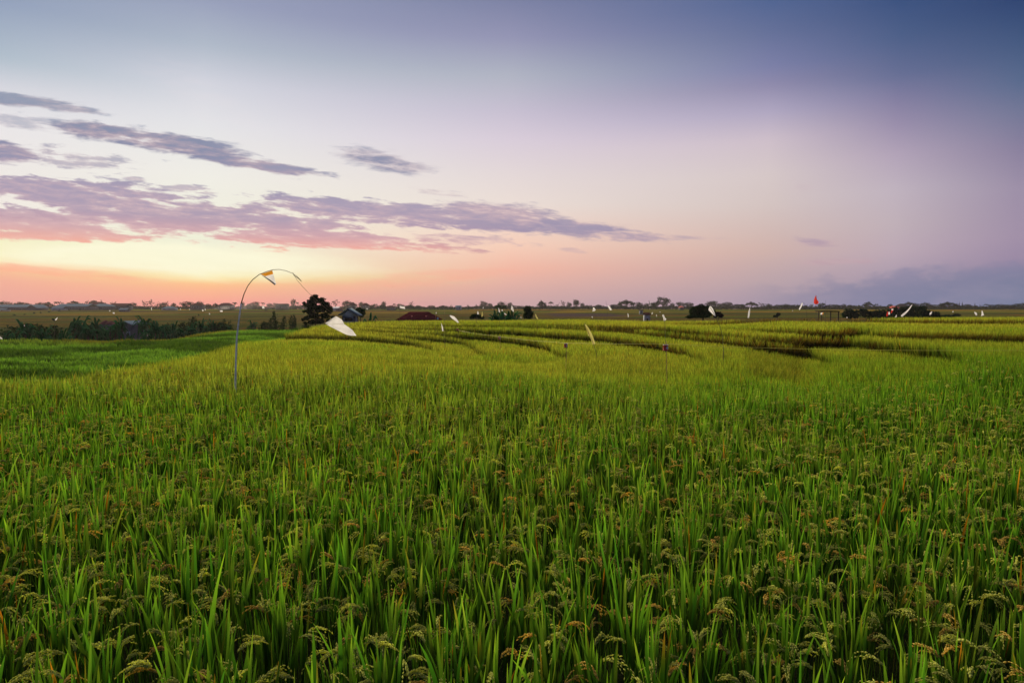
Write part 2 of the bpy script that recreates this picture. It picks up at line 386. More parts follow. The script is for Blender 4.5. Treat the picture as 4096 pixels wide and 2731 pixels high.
# lower green field on the left
LOW = 3.55
lowpts = [(0,1362),(208,1361),(450,1350),(700,1337),(927,1312),(1165,1311),(1300,1306)]
le = sorted([(ts(u, v)[0], (LOW - .35) / ts(u, v)[1]) for u, v in lowpts])
print('LOW', [(round(a, 2), round(b, 1)) for a, b in le])
LE = np.interp(TT, [e[0] for e in le], [e[1] for e in le]); LE[TT > ts(1300, 1306)[0]] = 0
VAL = 8.0
FSTEP = [(8 - .1 * k) / (.0440 - .00187 * k) for k in range(17)]
def far_depth(x, y):
    dep = np.full(np.shape(y), VAL, float); riser = np.zeros(np.shape(y)); idx = np.zeros(np.shape(y))
    n = (fbm(x / 90, y / 60, 31, 3) - .5) * 55 + (fbm(x / 25, y / 400, 33, 2) - .5) * 7
    for k, f in enumerate(FSTEP):
        q = (y - (f + (f / 420) ** 1.7 * (n * (.8 + .4 * math.sin(k * .9)) + x * .05 * math.sin(k * 1.7)))) / max(.75, f * f * .000022)
        s_ = sstep(q, -1.6, 1.6)
        dep = dep - (1.7 / 17) * s_
        bump = np.exp(-(q / 1.9) ** 2); dep = dep - .34 * bump
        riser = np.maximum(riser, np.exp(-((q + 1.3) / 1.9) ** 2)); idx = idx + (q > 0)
    return dep, riser, idx
def ground(x, y, full=False):
    x = np.asarray(x, float); y = np.asarray(y, float); d = np.maximum(y, .6); t = x / d
    near = canopy_depth(x, y) + CROP
    near = near - CROP * .0
    be = edge_d(t); le_ = at(LE, t)
    fd, riser, idx = far_depth(x, y)
    lowd = LOW + .5 * (fbm(x / 3.2, y / 12, 41, 3) - .5) - .22 * sstep(fbm(x / 30, y / 9, 43, 2), .48, .56) + .15
    out = d - be
    # between plateau edge and valley
    bank_w = np.where(t < ts(1290, 1290)[0], 1.0, 14.0)
    lowmask = (1 - sstep(d, le_ - .5, le_ + 1.0)) * (le_ > 0)
    fall = 3.0 + (fd - 3.0) * sstep(out, 0.5, 30)
    beyond = lowd * lowmask + np.maximum(fall, np.minimum(fd, LOW + .6 + (fd - LOW) * sstep(d - np.maximum(le_, be), 0, 14))) * (1 - lowmask)
    w = sstep(out, .1, .9)
    beyond = np.where(y > 540, np.maximum(beyond, y * .0142), beyond)
    dep = near * (1 - w) + beyond * w
    z = EYE - dep
    if full: return z, near, w, lowmask, riser, idx, fd
    return z
def gz(x, y): return float(ground(np.array([x]), np.array([y]))[0])

rows = np.concatenate([np.linspace(-6, 1.8, 20, endpoint=False), 2.0 * np.exp(np.arange(0, math.log(560 / 2.0), .0048)), np.geomspace(565, 4000, 24)])
colsT = np.linspace(-1.5, 1.5, 521)
YY, TTT = np.meshgrid(rows, colsT, indexing='ij')
XX = TTT * (YY + 7.5)
Z, nearD, wB, lowm, riser, idx, fd = ground(XX, YY, True)
soil = np.array([.030, .034, .014]); greenlow = np.array([.045, .12, .012]); 
pal = np.array([[.31,.24,.012],[.18,.22,.008],[.36,.24,.015],[.14,.19,.008],[.27,.25,.01],[.37,.20,.02],[.20,.20,.008]]) * 1.0
ii = (idx.astype(int) * 5 + (vnoise(XX / 70, YY / 70, 3) * 4).astype(int)) % 7
farc = pal[ii] * (.7 + .5 * fbm(XX / 6, YY / 14, 8)[..., None]) * np.array([1.0, .95, .7])
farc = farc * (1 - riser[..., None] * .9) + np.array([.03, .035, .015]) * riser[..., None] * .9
patch = sstep(XX, 14, 22) * (1 - sstep(XX, 48, 56)) * sstep(YY, 285, 292) * (1 - sstep(YY, 335, 345))
farc = farc * (1 - patch[..., None] * .8) + np.array([.07, .05, .06]) * patch[..., None] * .8
beyondfar = sstep(YY, 500, 540)[..., None]; farc = farc * (1 - beyondfar) + np.array([.04, .05, .025]) * beyondfar
valg = sstep(YY, 100 + 75 * (TTT < -.4), 150 + 50 * (TTT < -.4))[..., None]; farc = farc * valg + np.array([.035, .055, .015]) * (1 - valg)
lowc = greenlow * (.55 + .9 * fbm(XX / 1.5, YY / 5, 12)[..., None])
cc = soil * (1 - wB[..., None]) + wB[..., None] * (lowc * lowm[..., None] + farc * (1 - lowm[..., None]))
nr, nc = YY.shape
I = (np.arange(nr - 1)[:, None] * nc + np.arange(nc - 1)[None, :])
quads = np.stack([I, I + 1, I + nc + 1, I + nc], -1).reshape(-1, 4)
m, b, p = mat('earth_and_crops')
atn = b.nt.nodes.new('ShaderNodeAttribute'); atn.attribute_name = 'col'
tcn = b.nt.nodes.new('ShaderNodeTexCoord')
nn = b.noise(tcn.outputs['Object'], 1.4, 8, .65)
cmx = b.mix(.55, atn.outputs['Color'], b.mix(b.smooth(nn, .3, .7), (.5, .5, .5), (1.6, 1.5, 1.3)), 'MULTIPLY')
b.nt.links.new(cmx, p.inputs['Base Color']); p.inputs['Roughness'].default_value = .95; p.inputs['Specular IOR Level'].default_value = 0
bu = b.nt.nodes.new('ShaderNodeBump'); bu.inputs['Strength'].default_value = .8; bu.inputs['Distance'].default_value = .3; b.put(bu.inputs['Height'], nn)
b.nt.links.new(bu.outputs[0], p.inputs['Normal'])
g = np_mesh('ground', np.stack([XX, YY, Z], -1).reshape(-1, 3), quads, m, cc.reshape(-1, 3), None, True)
tag(g, 'terraced farmland stepping down and reaching the horizon', 'ground', kind='structure')

# ---------------------------------------------------------------- rice
def blades(P0, L, Wd, az, lean, bend, face, nseg, prof, cb, ct, tipc=None, vfold=0.0, tpow=1.0):
    n = len(P0); k = nseg + 1
    tt = np.linspace(0, 1, k)[None, :]
    hx, hy = np.cos(az)[:, None], np.sin(az)[:, None]
    horiz = (np.sin(lean)[:, None] * tt + bend[:, None] * tt ** 2.2) * L[:, None]
    vert = (np.cos(lean)[:, None] * tt - (bend[:, None] ** 2) * .9 * tt ** 3) * L[:, None]
    C = np.stack([P0[:, 0:1] + hx * horiz, P0[:, 1:2] + hy * horiz, P0[:, 2:3] + vert], -1)
    sx, sy = np.cos(face)[:, None, None], np.sin(face)[:, None, None]
    wv = (Wd[:, None] * np.asarray(prof)[None, :] * .5)[..., None]
    side = np.concatenate([sx * wv, sy * wv, wv * 0], -1)
    V = np.stack([C - side, C + side], 2)            # n,k,2,3
    a = (np.arange(n)[:, None] * k + np.arange(nseg)[None, :]) * 2
    Q = np.stack([a, a + 1, a + 3, a + 2], -1).reshape(-1, 4)
    w = (tt ** tpow)[..., None]
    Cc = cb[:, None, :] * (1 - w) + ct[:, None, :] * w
    if tipc is not None:
        wt = np.clip((tt - .62) / .38, 0, 1)[..., None] * tipc[1][:, None, None]
        Cc = Cc * (1 - wt) + tipc[0][:, None, :] * wt
    Cc = np.repeat(Cc[:, :, None, :], 2, 2)
    return V.reshape(-1, 3), Q, Cc.reshape(-1, 3)
class Acc:
    def __init__(s): s.V = []; s.Q = []; s.C = []; s.n = 0
    def add(s, v, q, c): s.V.append(v); s.Q.append(q + s.n); s.C.append(c); s.n += len(v)
    def build(s, name, mat_, smooth=False):
        return np_mesh(name, np.concatenate(s.V), [np.concatenate(s.Q)], mat_, np.concatenate(s.C), None, smooth)
def hills(y0, y1, spacing, tmax=.88, region='near'):
    xs = np.arange(-tmax * y1 - 2.6, tmax * y1 + 2.6, spacing); ys = np.arange(y0, y1, spacing)
    X, Y = np.meshgrid(xs, ys); X = X.ravel(); Y = Y.ravel()
    X = X + RNG.uniform(-.4, .4, X.size) * spacing; Y = Y + RNG.uniform(-.4, .4, Y.size) * spacing
    keep = (np.abs(X) < tmax * Y + (2.6 if y0 < 10 else 1.2)) & (Y >= y0) & (Y < y1)
    X, Y = X[keep], Y[keep]
    if region == 'near':
        k = (Y < edge_d(X / np.maximum(Y, .6)) - .05) & ~((canopy_depth(X, Y) - canopy_depth(X, Y + .75) > .09) & (Y > 12))
    else:
        t = X / Y; k = (Y > edge_d(t) + .9) & (Y < at(LE, t) + 1)
    return X[k], Y[k]
def pick(a, n): return np.repeat(a, n, axis=0)
G_DARK = np.array([.012, .050, .006]); G_MID = np.array([.040, .150, .018]); G_LITE = np.array([.125, .275, .028])
G_YEL = np.array([.245, .315, .065]); G_ORG = np.array([.45, .20, .025]); G_STRAW = np.array([.30, .20, .07]); G_BRN = np.array([.15, .075, .025])
def ripeness(x, y):
    n = fbm(x * .10, y * .22, 21, 3) * .7 + fbm(x * .9, y * .6, 22, 2) * .3
    base = .10 + .50 * sstep(y, 5, 18) + .12 * sstep(y, 30, 45)
    base = base - .30 * sstep(x / y, .0, .55) * (1 - sstep(y, 22, 30)) * sstep(y, 5, 9)
    base = base + .12 * sstep(x / y, .2, .6) * sstep(y, 30, 40)
    return np.clip(base + (n - .5) * 1.15, 0, 1)
def rice_layer(acc, X, Y, nb, wid, nseg, prof, hmul=1.0, fold=False, lod=0, start=0.0, cbm=None):
    n = len(X); Zg = ground(X, Y)
    rp = ripeness(X, Y)
    step_in_front = np.clip((canopy_depth(X, Y - (.3 + .3 * sstep(X / np.maximum(Y, 1), 0, .3))) - canopy_depth(X, Y)) / .12, 0, 1) * (Y > 14) * (.75 + .25 * sstep(X / Y, -.1, .3))
    hh = .92 + (.16 if lod < 2 else .05) * (fbm(X * .5, Y * .5, 51, 3) - .5) * 2
    x, y, z, r_, ef, hm = [pick(a, nb) for a in (X, Y, Zg, rp, step_in_front, hh)]
    N = len(x)
    rad = RNG.uniform(0, .07 if lod < 2 else .11, N); an = RNG.uniform(0, 2 * math.pi, N)
    P0 = np.stack([x + rad * np.cos(an), y + rad * np.sin(an), z], -1)
    L = CROP * hm * hmul * RNG.normal(1.02, .10 if lod < 2 else .045, N)
    if start > 0:
        P0[:, 2] += CROP * hm * start * RNG.uniform(.85, 1.1, N); L = L - CROP * hm * start
    Wd = wid * RNG.uniform(.6, 1.25, N)
    lean = np.abs(RNG.normal(.05, .10, N)) + ef * RNG.uniform(0, .25, N); az = an + RNG.normal(0, .7, N)
    az = np.where(RNG.random(N) < ef * .8, RNG.normal(-math.pi / 2, .5, N), az)
    bend = np.clip(RNG.normal(.05, .10, N), 0, .45) + ef * RNG.uniform(0, .45, N)
    face = RNG.uniform(-.75, .75, N)
    j = RNG.random(N)[:, None]
    g_ = (G_MID * (1 - j) + G_LITE * j) * (1.06 if lod < 2 else 1.0)
    rr = np.clip(r_ + RNG.normal(0, .16, N), 0, 1)[:, None]
    ctop = g_ * (1 - rr) + (G_YEL * (1 - j * .25) + G_STRAW * j * .25) * rr
    org = RNG.random(N) < (.009 if lod < 2 else .005)
    ctop[org] = G_ORG * .8
    e = (ef[:, None] * RNG.uniform(.6, 1, N)[:, None])
    ctop = ctop * (1 - e) + ((G_BRN * .85 * (1 - j) + G_STRAW * .6 * j) * (.35 + .65 * sstep(x / y, -.05, .3))[:, None] + np.array([[.03, .06, .012]]) * (1 - sstep(x / y, -.05, .3))[:, None]) * e  # straw-brown bank edge, kept dark in colour to suggest a shaded riser
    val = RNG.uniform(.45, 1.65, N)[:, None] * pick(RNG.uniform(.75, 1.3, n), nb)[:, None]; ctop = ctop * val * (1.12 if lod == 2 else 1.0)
    cb = ctop * (cbm or (.40 if lod < 2 else .12)) + G_BRN[None] * (.25 if lod < 2 else .10) * rr  # brownish sheaths, darkened further in colour as shade on risers and in gaps
    tip = (np.where((RNG.random(N) < (.06 if lod < 2 else .04))[:, None], G_ORG[None], ctop * np.array([1.9, 1.35, .9]) * (1 - .5 * pick(step_in_front, nb)[:, None])), RNG.uniform(.2, .9, N))  # yellow tips, brightened as if lit; dulled along bank fronts as shade
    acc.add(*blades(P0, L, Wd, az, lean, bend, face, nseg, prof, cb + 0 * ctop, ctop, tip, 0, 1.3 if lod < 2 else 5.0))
PROF6 = [.35, .55, .9, 1.0, .92, .55, .03]; PROF4 = [.4, .8, 1.0, .7, .03]; PROF2 = [.7, 1.0, .05]
def panicles(acc, X, Y, npn, ng, glen, gw, zf=(.84, 1.02), spread=.016):
    Zg = ground(X, Y); hm = .92 + .16 * (fbm(X * .5, Y * .5, 51, 3) - .5) * 2; rp = ripeness(X, Y)
    x, y, z, h, r_ = [pick(a, npn) for a in (X, Y, Zg, hm, rp)]
    N = len(x)
    az = RNG.uniform(0, 2 * math.pi, N); Ln = RNG.uniform(.12, .19, N); drop = RNG.uniform(.7, 1.25, N)
    x0 = x + .08 * np.cos(az) + RNG.normal(0, .03, N); y0 = y + .08 * np.sin(az) + RNG.normal(0, .03, N)
    z0 = z + CROP * h * RNG.uniform(zf[0], zf[1], N)
    nS = max(3, ng // 8); m_ = ng // nS; ng = nS * m_
    ks = np.repeat(RNG.uniform(.55, 1.0, (N, nS)), m_, 1)
    s = (np.tile((np.arange(m_) + .5) / m_, nS)[None] * .82 + .18) * ks
    th0 = 1.15; th1 = -1.3 * drop[:, None]; k = th1 - th0
    th = th0 + k * s
    hor = (np.sin(th) - math.sin(th0)) / k * Ln[:, None]; ver = -(np.cos(th) - math.cos(th0)) / k * Ln[:, None]
    px = x0[:, None] + np.cos(az)[:, None] * hor; py = y0[:, None] + np.sin(az)[:, None] * hor; pz = z0[:, None] + ver
    off = np.repeat(RNG.normal(0, 1, (N, nS, 3)) * spread * np.array([1, 1, .6]), m_, 1)
    Cn = np.stack([px, py, pz], -1) + off * (s ** 1.2)[..., None] * 1.5 + RNG.normal(0, .0016, (N, ng, 3))
    D = np.stack([np.cos(az)[:, None] * np.cos(th), np.sin(az)[:, None] * np.cos(th), np.sin(th)], -1) + off * 14 + RNG.normal(0, .2, (N, ng, 3))
    D /= np.linalg.norm(D, axis=-1, keepdims=True)
    Cn = Cn.reshape(-1, 3); D = D.reshape(-1, 3); K = len(Cn)
    up = np.array([0, 0, 1.0]); A = np.cross(D, up + RNG.normal(0, .1, (K, 3))); A /= np.linalg.norm(A, axis=1, keepdims=True) + 1e-6; Bn = np.cross(D, A)
    gl = (glen * RNG.uniform(.8, 1.2, K))[:, None] * .5; w = (gw * RNG.uniform(.8, 1.15, K))[:, None] * .5
    V = np.stack([Cn - D * gl, Cn + A * w, Cn + Bn * w, Cn - A * w, Cn - Bn * w, Cn + D * gl], 1)
    f = np.array([[0, 2, 1, 1], [0, 3, 2, 2], [0, 4, 3, 3], [0, 1, 4, 4], [5, 1, 2, 2], [5, 2, 3, 3], [5, 3, 4, 4], [5, 4, 1, 1]])[:, :3]
    T = (np.arange(K)[:, None, None] * 6 + f[None]).reshape(-1, 3)
    base = np.where((RNG.random(N) < .16)[:, None], np.array([[.72, .60, .18]]), np.array([[.66, .72, .22]]))
    base = base * RNG.uniform(.7, 1.2, (N, 1))
    cg = np.repeat(base, ng, 0) * RNG.uniform(.8, 1.25, (K, 1))
    acc.add(V.reshape(-1, 3), T, np.repeat(cg, 6, 0))
    return (x, y, z, az, x0, y0, z0, Ln, drop)

near = Acc()
X0, Y0 = hills(.5, 5.6, .225)
LANCE = [.55, .85, 1.0, .95, .78, .5, .03]
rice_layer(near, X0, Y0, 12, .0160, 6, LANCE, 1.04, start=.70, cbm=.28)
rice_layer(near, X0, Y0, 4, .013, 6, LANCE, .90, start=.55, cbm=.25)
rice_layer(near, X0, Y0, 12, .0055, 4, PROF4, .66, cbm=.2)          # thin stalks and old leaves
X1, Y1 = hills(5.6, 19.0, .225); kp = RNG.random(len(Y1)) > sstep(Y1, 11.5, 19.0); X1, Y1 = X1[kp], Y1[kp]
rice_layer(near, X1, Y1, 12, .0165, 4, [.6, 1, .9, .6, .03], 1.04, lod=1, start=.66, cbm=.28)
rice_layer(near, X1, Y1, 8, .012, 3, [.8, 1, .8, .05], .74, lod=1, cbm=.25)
rn = near.build('foreground_rice', M_RICE)
tag(rn, 'tall green rice leaves with yellow tips filling the foreground', 'rice', kind='stuff')
pan = Acc()
panicles(pan, X0, Y0, 4, 56, .0175, .0068, zf=(.80, .95), spread=.014)
panicles(pan, X1[Y1 < 9.5], Y1[Y1 < 9.5], 3, 32, .026, .0088, zf=(.80, .97), spread=.020)
panicles(pan, X1[Y1 >= 9.5], Y1[Y1 >= 9.5], 1, 16, .040, .012, zf=(.78, .96), spread=.022)
po = pan.build('rice_panicles', M_GRAIN)
tag(po, 'drooping tan and green seed heads among the foreground rice leaves', 'rice grain', kind='stuff')
far = Acc()
X2, Y2 = hills(11.5, 30.0, .22); kp = RNG.random(len(Y2)) < sstep(Y2, 11.5, 19.0); X2, Y2 = X2[kp], Y2[kp]
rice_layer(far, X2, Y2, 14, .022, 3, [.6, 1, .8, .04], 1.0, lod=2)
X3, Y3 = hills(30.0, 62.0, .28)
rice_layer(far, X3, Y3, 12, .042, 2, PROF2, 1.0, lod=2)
fo = far.build('terrace_rice', M_RICEF)
tag(fo, 'ripening yellow green rice on the curved terraces behind the foreground', 'rice', kind='stuff')
# lower green field
low = Acc()
X4, Y4 = hills(9.0, 88.0, .42, region='low')
n = len(X4); nb = 9
x, y = pick(X4, nb), pick(Y4, nb); N = len(x)
P0 = np.stack([x + RNG.uniform(-.22, .22, N), y + RNG.uniform(-.22, .22, N), pick(ground(X4, Y4), nb) - .03], -1)
f1 = fbm(P0[:, 0] / 2.5, P0[:, 1] / 7, 61, 3); f2 = sstep(fbm(P0[:, 0] / 9, P0[:, 1] / 3.0, 62, 3), .42, .58)
L = (.20 + .30 * f1) * RNG.uniform(.7, 1.2, N)
jj = RNG.random(N)[:, None]
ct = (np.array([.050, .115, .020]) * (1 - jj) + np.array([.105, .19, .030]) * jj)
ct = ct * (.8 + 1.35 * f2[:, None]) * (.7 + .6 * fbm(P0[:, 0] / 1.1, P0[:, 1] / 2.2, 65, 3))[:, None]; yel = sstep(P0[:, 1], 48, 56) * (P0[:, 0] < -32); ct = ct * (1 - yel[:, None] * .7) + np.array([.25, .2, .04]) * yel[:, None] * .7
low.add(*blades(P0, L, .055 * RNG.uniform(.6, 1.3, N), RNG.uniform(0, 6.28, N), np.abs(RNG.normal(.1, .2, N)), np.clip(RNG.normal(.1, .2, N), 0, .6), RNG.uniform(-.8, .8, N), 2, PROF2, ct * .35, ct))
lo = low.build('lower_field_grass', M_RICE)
tag(lo, 'dark green grassy field lying below the left edge of the rice', 'grass', kind='stuff')
print('verts near', near.n, 'pan', pan.n, 'far', far.n, 'low', low.n)

#PART2
# ---------------------------------------------------------------- foliage builders
def leaf_cloud(lobes, n, size, c0=(.008, .024, .014), c1=(.026, .058, .022), seed=0, shell=.55):
    """many leaf sized faces through a set of ellipsoid lobes (cx,cy,cz,rx,ry,rz)"""
    rg = np.random.default_rng(seed)
    lb = np.array(lobes, float); vol = lb[:, 3] * lb[:, 4] * lb[:, 5]; w = vol ** .75; w /= w.sum()
    k = rg.choice(len(lb), n, p=w); dirs = rg.normal(size=(n, 3)); dirs /= np.linalg.norm(dirs, axis=1, keepdims=True)
    r = shell + (1 - shell) * rg.random(n) ** .7; r = np.where(rg.random(n) < .25, r * rg.uniform(.5, 1.32, n), r)
    lump = .62 + .62 * vnoise(dirs[:, 0] * 2.2 + k * 3.1, dirs[:, 2] * 2.2 + dirs[:, 1] * 1.7, seed)
    C = lb[k, :3] + dirs * lb[k, 3:] * (r * lump)[:, None]
    a = rg.normal(size=(n, 3)); a /= np.linalg.norm(a, axis=1, keepdims=True)
    b_ = np.cross(a, rg.normal(size=(n, 3))); b_ /= np.linalg.norm(b_, axis=1, keepdims=True)
    s = size * rg.uniform(.6, 1.3, n)[:, None]
    V = np.stack([C - a * s, C + b_ * s * .5, C + a * s, C - b_ * s * .5], 1).reshape(-1, 3)
    Q = np.arange(n * 4).reshape(-1, 4)
    cl = rg.random(len(lb))[k] * .5 + rg.random(n) * .5
    Cc = np.array(c0)[None] * (1 - cl[:, None]) + np.array(c1)[None] * cl[:, None]
    return V, Q, np.repeat(Cc, 4, 0)
def add_crown(name, parent, lobes, n, size, seed, **kw):
    V, Q, Cc = leaf_cloud(lobes, n, size, seed=seed, **kw)
    return np_mesh(name, V, [Q], M_TREE, Cc, parent)
def trunk_mesh(name, parent, segs, n=6):
    mb = MB()
    for pts, rad in segs: mb.tube(pts, rad, n)
    return mb.build(name, M_BARK, parent)
def place_tree(o, x, y, w, h, rz=0, sink=.1):
    o.location = (x, y, gz(x, y) - sink); o.scale = (w, w, h); o.rotation_euler = (0, 0, rz)
def copy_tree(o, parent=None):
    c = o.copy(); COL.objects.link(c); c.parent = parent
    for ch in list(o.children): copy_tree(ch, c)
    return c
# unit prototypes: 1 wide, 1 high
def proto_dome(seed, n=1500, sz=.030):
    rg = random.Random(seed); o = empty('tree', (0, 0, -50))
    lobes = [(0, 0, .58, .36, .36, .30)]
    for k in range(11):
        a = rg.uniform(0, 6.28); r = rg.uniform(.14, .32); z = rg.uniform(.36, .84) - r * .35
        q = rg.uniform(.10, .18); lobes.append((r * math.cos(a), r * math.sin(a), z, q, q, q * .95))
    add_crown('crown', o, lobes, n, sz, seed)
    trunk_mesh('trunk', o, [([(0, 0, -.02), (.02, 0, .25), (0, .01, .5)], [.035, .028, .015])] + [([(.01, 0, .25), (.2 * math.cos(a), .2 * math.sin(a), .5)], [.018, .008]) for a in (0.5, 2.4, 4.4)])
    return o
def proto_umbrella(seed, n=1300, sz=.026):
    rg = random.Random(seed); o = empty('tree', (0, 0, -50)); lobes = []; segs = [([(0, 0, -.02), (.01, .01, .3), (0, 0, .5)], [.03, .024, .018])]
    for k in range(13):
        a = k * 2.4 + rg.uniform(-.3, .3); r = .42 * math.sqrt((k + .5) / 13); z = .84 - r * .75 + rg.uniform(-.07, .06)
        q = rg.uniform(.09, .15); lobes.append((r * math.cos(a), r * math.sin(a), z, q * 1.1, q * 1.1, q * .9))
        segs.append(([(0, 0, .42 + rg.uniform(-.08, .08)), (r * .6 * math.cos(a), r * .6 * math.sin(a), z - .15), (r * math.cos(a), r * math.sin(a), z - .01)], [.014, .009, .004]))
    add_crown('crown', o, lobes, n, sz * 1.3, seed, shell=.3); trunk_mesh('trunk', o, segs, 5)
    return o
def proto_sparse(seed, n=700, sz=.022):
    rg = random.Random(seed); o = empty('tree', (0, 0, -50)); lobes = []; segs = [([(0, 0, -.02), (.02, 0, .35), (-.02, .01, .7), (0, 0, .95)], [.026, .02, .012, .004])]
    for k in range(14):
        a = rg.uniform(0, 6.28); r = rg.uniform(.15, .42); z = .5 + .45 * rg.random() - r * .25
        segs.append(([(0, 0, z - .25), (r * .5 * math.cos(a), r * .5 * math.sin(a), z - .1), (r * math.cos(a), r * math.sin(a), z)], [.010, .007, .003]))
        q = rg.uniform(.05, .10); lobes.append((r * math.cos(a), r * math.sin(a), z, q, q, q * .8))
    add_crown('crown', o, lobes, n, sz, seed, shell=.2); trunk_mesh('trunk', o, segs, 5)
    return o
def frond(mb, base, az, ln, rise, drop, w, n=7, fold=.25):
    pts = []
    for i in range(n + 1):
        s = i / n; r = ln * (s * .95); z = rise * s - drop * s * s
        pts.append(Vector(base) + Vector((math.cos(az) * r, math.sin(az) * r, z)))
    sd = Vector((-math.sin(az), math.cos(az), 0)); vs = []
    for i, p in enumerate(pts):
        s = i / n; ww = w * math.sin(math.pi * min(1, .12 + s * .86)) ** .8
        vs += [p - sd * ww + Vector((0, 0, -ww * fold)), p, p + sd * ww + Vector((0, 0, -ww * fold))]
    fs = []
    for i in range(n):
        a = i * 3; fs += [(a, a + 1, a + 4, a + 3), (a + 1, a + 2, a + 5, a + 4)]
    mb.add(vs, fs)
M_FROND = simple_mat('palm_frond', (.022, .05, .018), .75, .4, 3, 0, 0)
M_BANANA = simple_mat('banana_leaf', (.035, .14, .042), .75, .5, 1.3, 0, 0)
M_BANANAL = simple_mat('young_banana_leaf', (.09, .22, .04), .5, .35, 1.3)
def proto_palm(seed):
    rg = random.Random(seed); o = empty('palm_tree', (0, 0, -50))
    trunk_mesh('trunk', o, [([(0, 0, -.02), (.02, 0, .35), (-.01, 0, .78)], [.035, .025, .02])])
    mb = MB()
    for k in range(15): frond(mb, (-.01, 0, .78), k * 2.4, rg.uniform(.34, .5), rg.uniform(.02, .30), rg.uniform(.12, .42), .045, 6, 1.2)
    mb.build('crown', M_FROND, o); return o
def proto_conifer(seed):
    o = empty('conifer_tree', (0, 0, -50)); lobes = [(0, 0, z, .5 * (1.02 - z), .5 * (1.02 - z), .07) for z in np.linspace(.18, .97, 12)]
    add_crown('crown', o, lobes, 900, .035, seed, shell=.4); trunk_mesh('trunk', o, [([(0, 0, -.02), (0, 0, .95)], [.05, .01])]); return o
def proto_bush(seed, n=900, sz=.045, c0=(.014, .034, .016), c1=(.035, .075, .022)):
    rg = random.Random(seed); o = empty('bush', (0, 0, -50)); lobes = [(0, 0, .4, .38, .38, .42)]
    for k in range(8):
        a = rg.uniform(0, 6.28); r = rg.uniform(.1, .34); q = rg.uniform(.12, .2); lobes.append((r * math.cos(a), r * math.sin(a), rg.uniform(.2, .85), q, q, q * 1.1))
    add_crown('foliage', o, lobes, n, sz, seed, c0=c0, c1=c1)
    trunk_mesh('stem', o, [([(0, 0, -.05), (.03 * math.cos(a), .03 * math.sin(a), .2), (.2 * math.cos(a), .2 * math.sin(a), .6)], [.02, .015, .006]) for a in (0, 2.1, 4.2)], 5)
    return o
def proto_banana(seed, m=None):
    rg = random.Random(seed); o = empty('banana_plant', (0, 0, -50)); mb = MB(); tb = MB()
    for j in range(3):
        bx, by = rg.uniform(-.16, .16), rg.uniform(-.16, .16); h = rg.uniform(.42, .62)
        tb.tube([(bx, by, -.03), (bx * 1.1, by * 1.1, h)], [.04, .022], 7)
        for k in range(8): frond(mb, (bx * 1.1, by * 1.1, h - .03), k * 2.4 + j, rg.uniform(.24, .46), rg.uniform(.30, .66), rg.uniform(.25, .75), .042, 7, .7)
    tb.build('stem', M_BARK, o); mb.build('leaves', m or M_BANANA, o); return o
used = {}
def inst(kind, seeds, maker, i):
    key = (kind, seeds[i % len(seeds)])
    if key not in used: used[key] = maker(key[1]); return used[key]
    return copy_tree(used[key])
KINDS = {
 'D': ('dome', (1, 2, 3, 4), proto_dome, 'broad domed tree'), 'U': ('umb', (5, 6, 7), proto_umbrella, 'flat topped spreading tree'),
 'S': ('sparse', (8, 9, 10), proto_sparse, 'thin open crowned tree'), 'P': ('palm', (11, 12), proto_palm, 'tufted palm'),
 'C': ('con', (13,), proto_conifer, 'pointed conifer'),
}
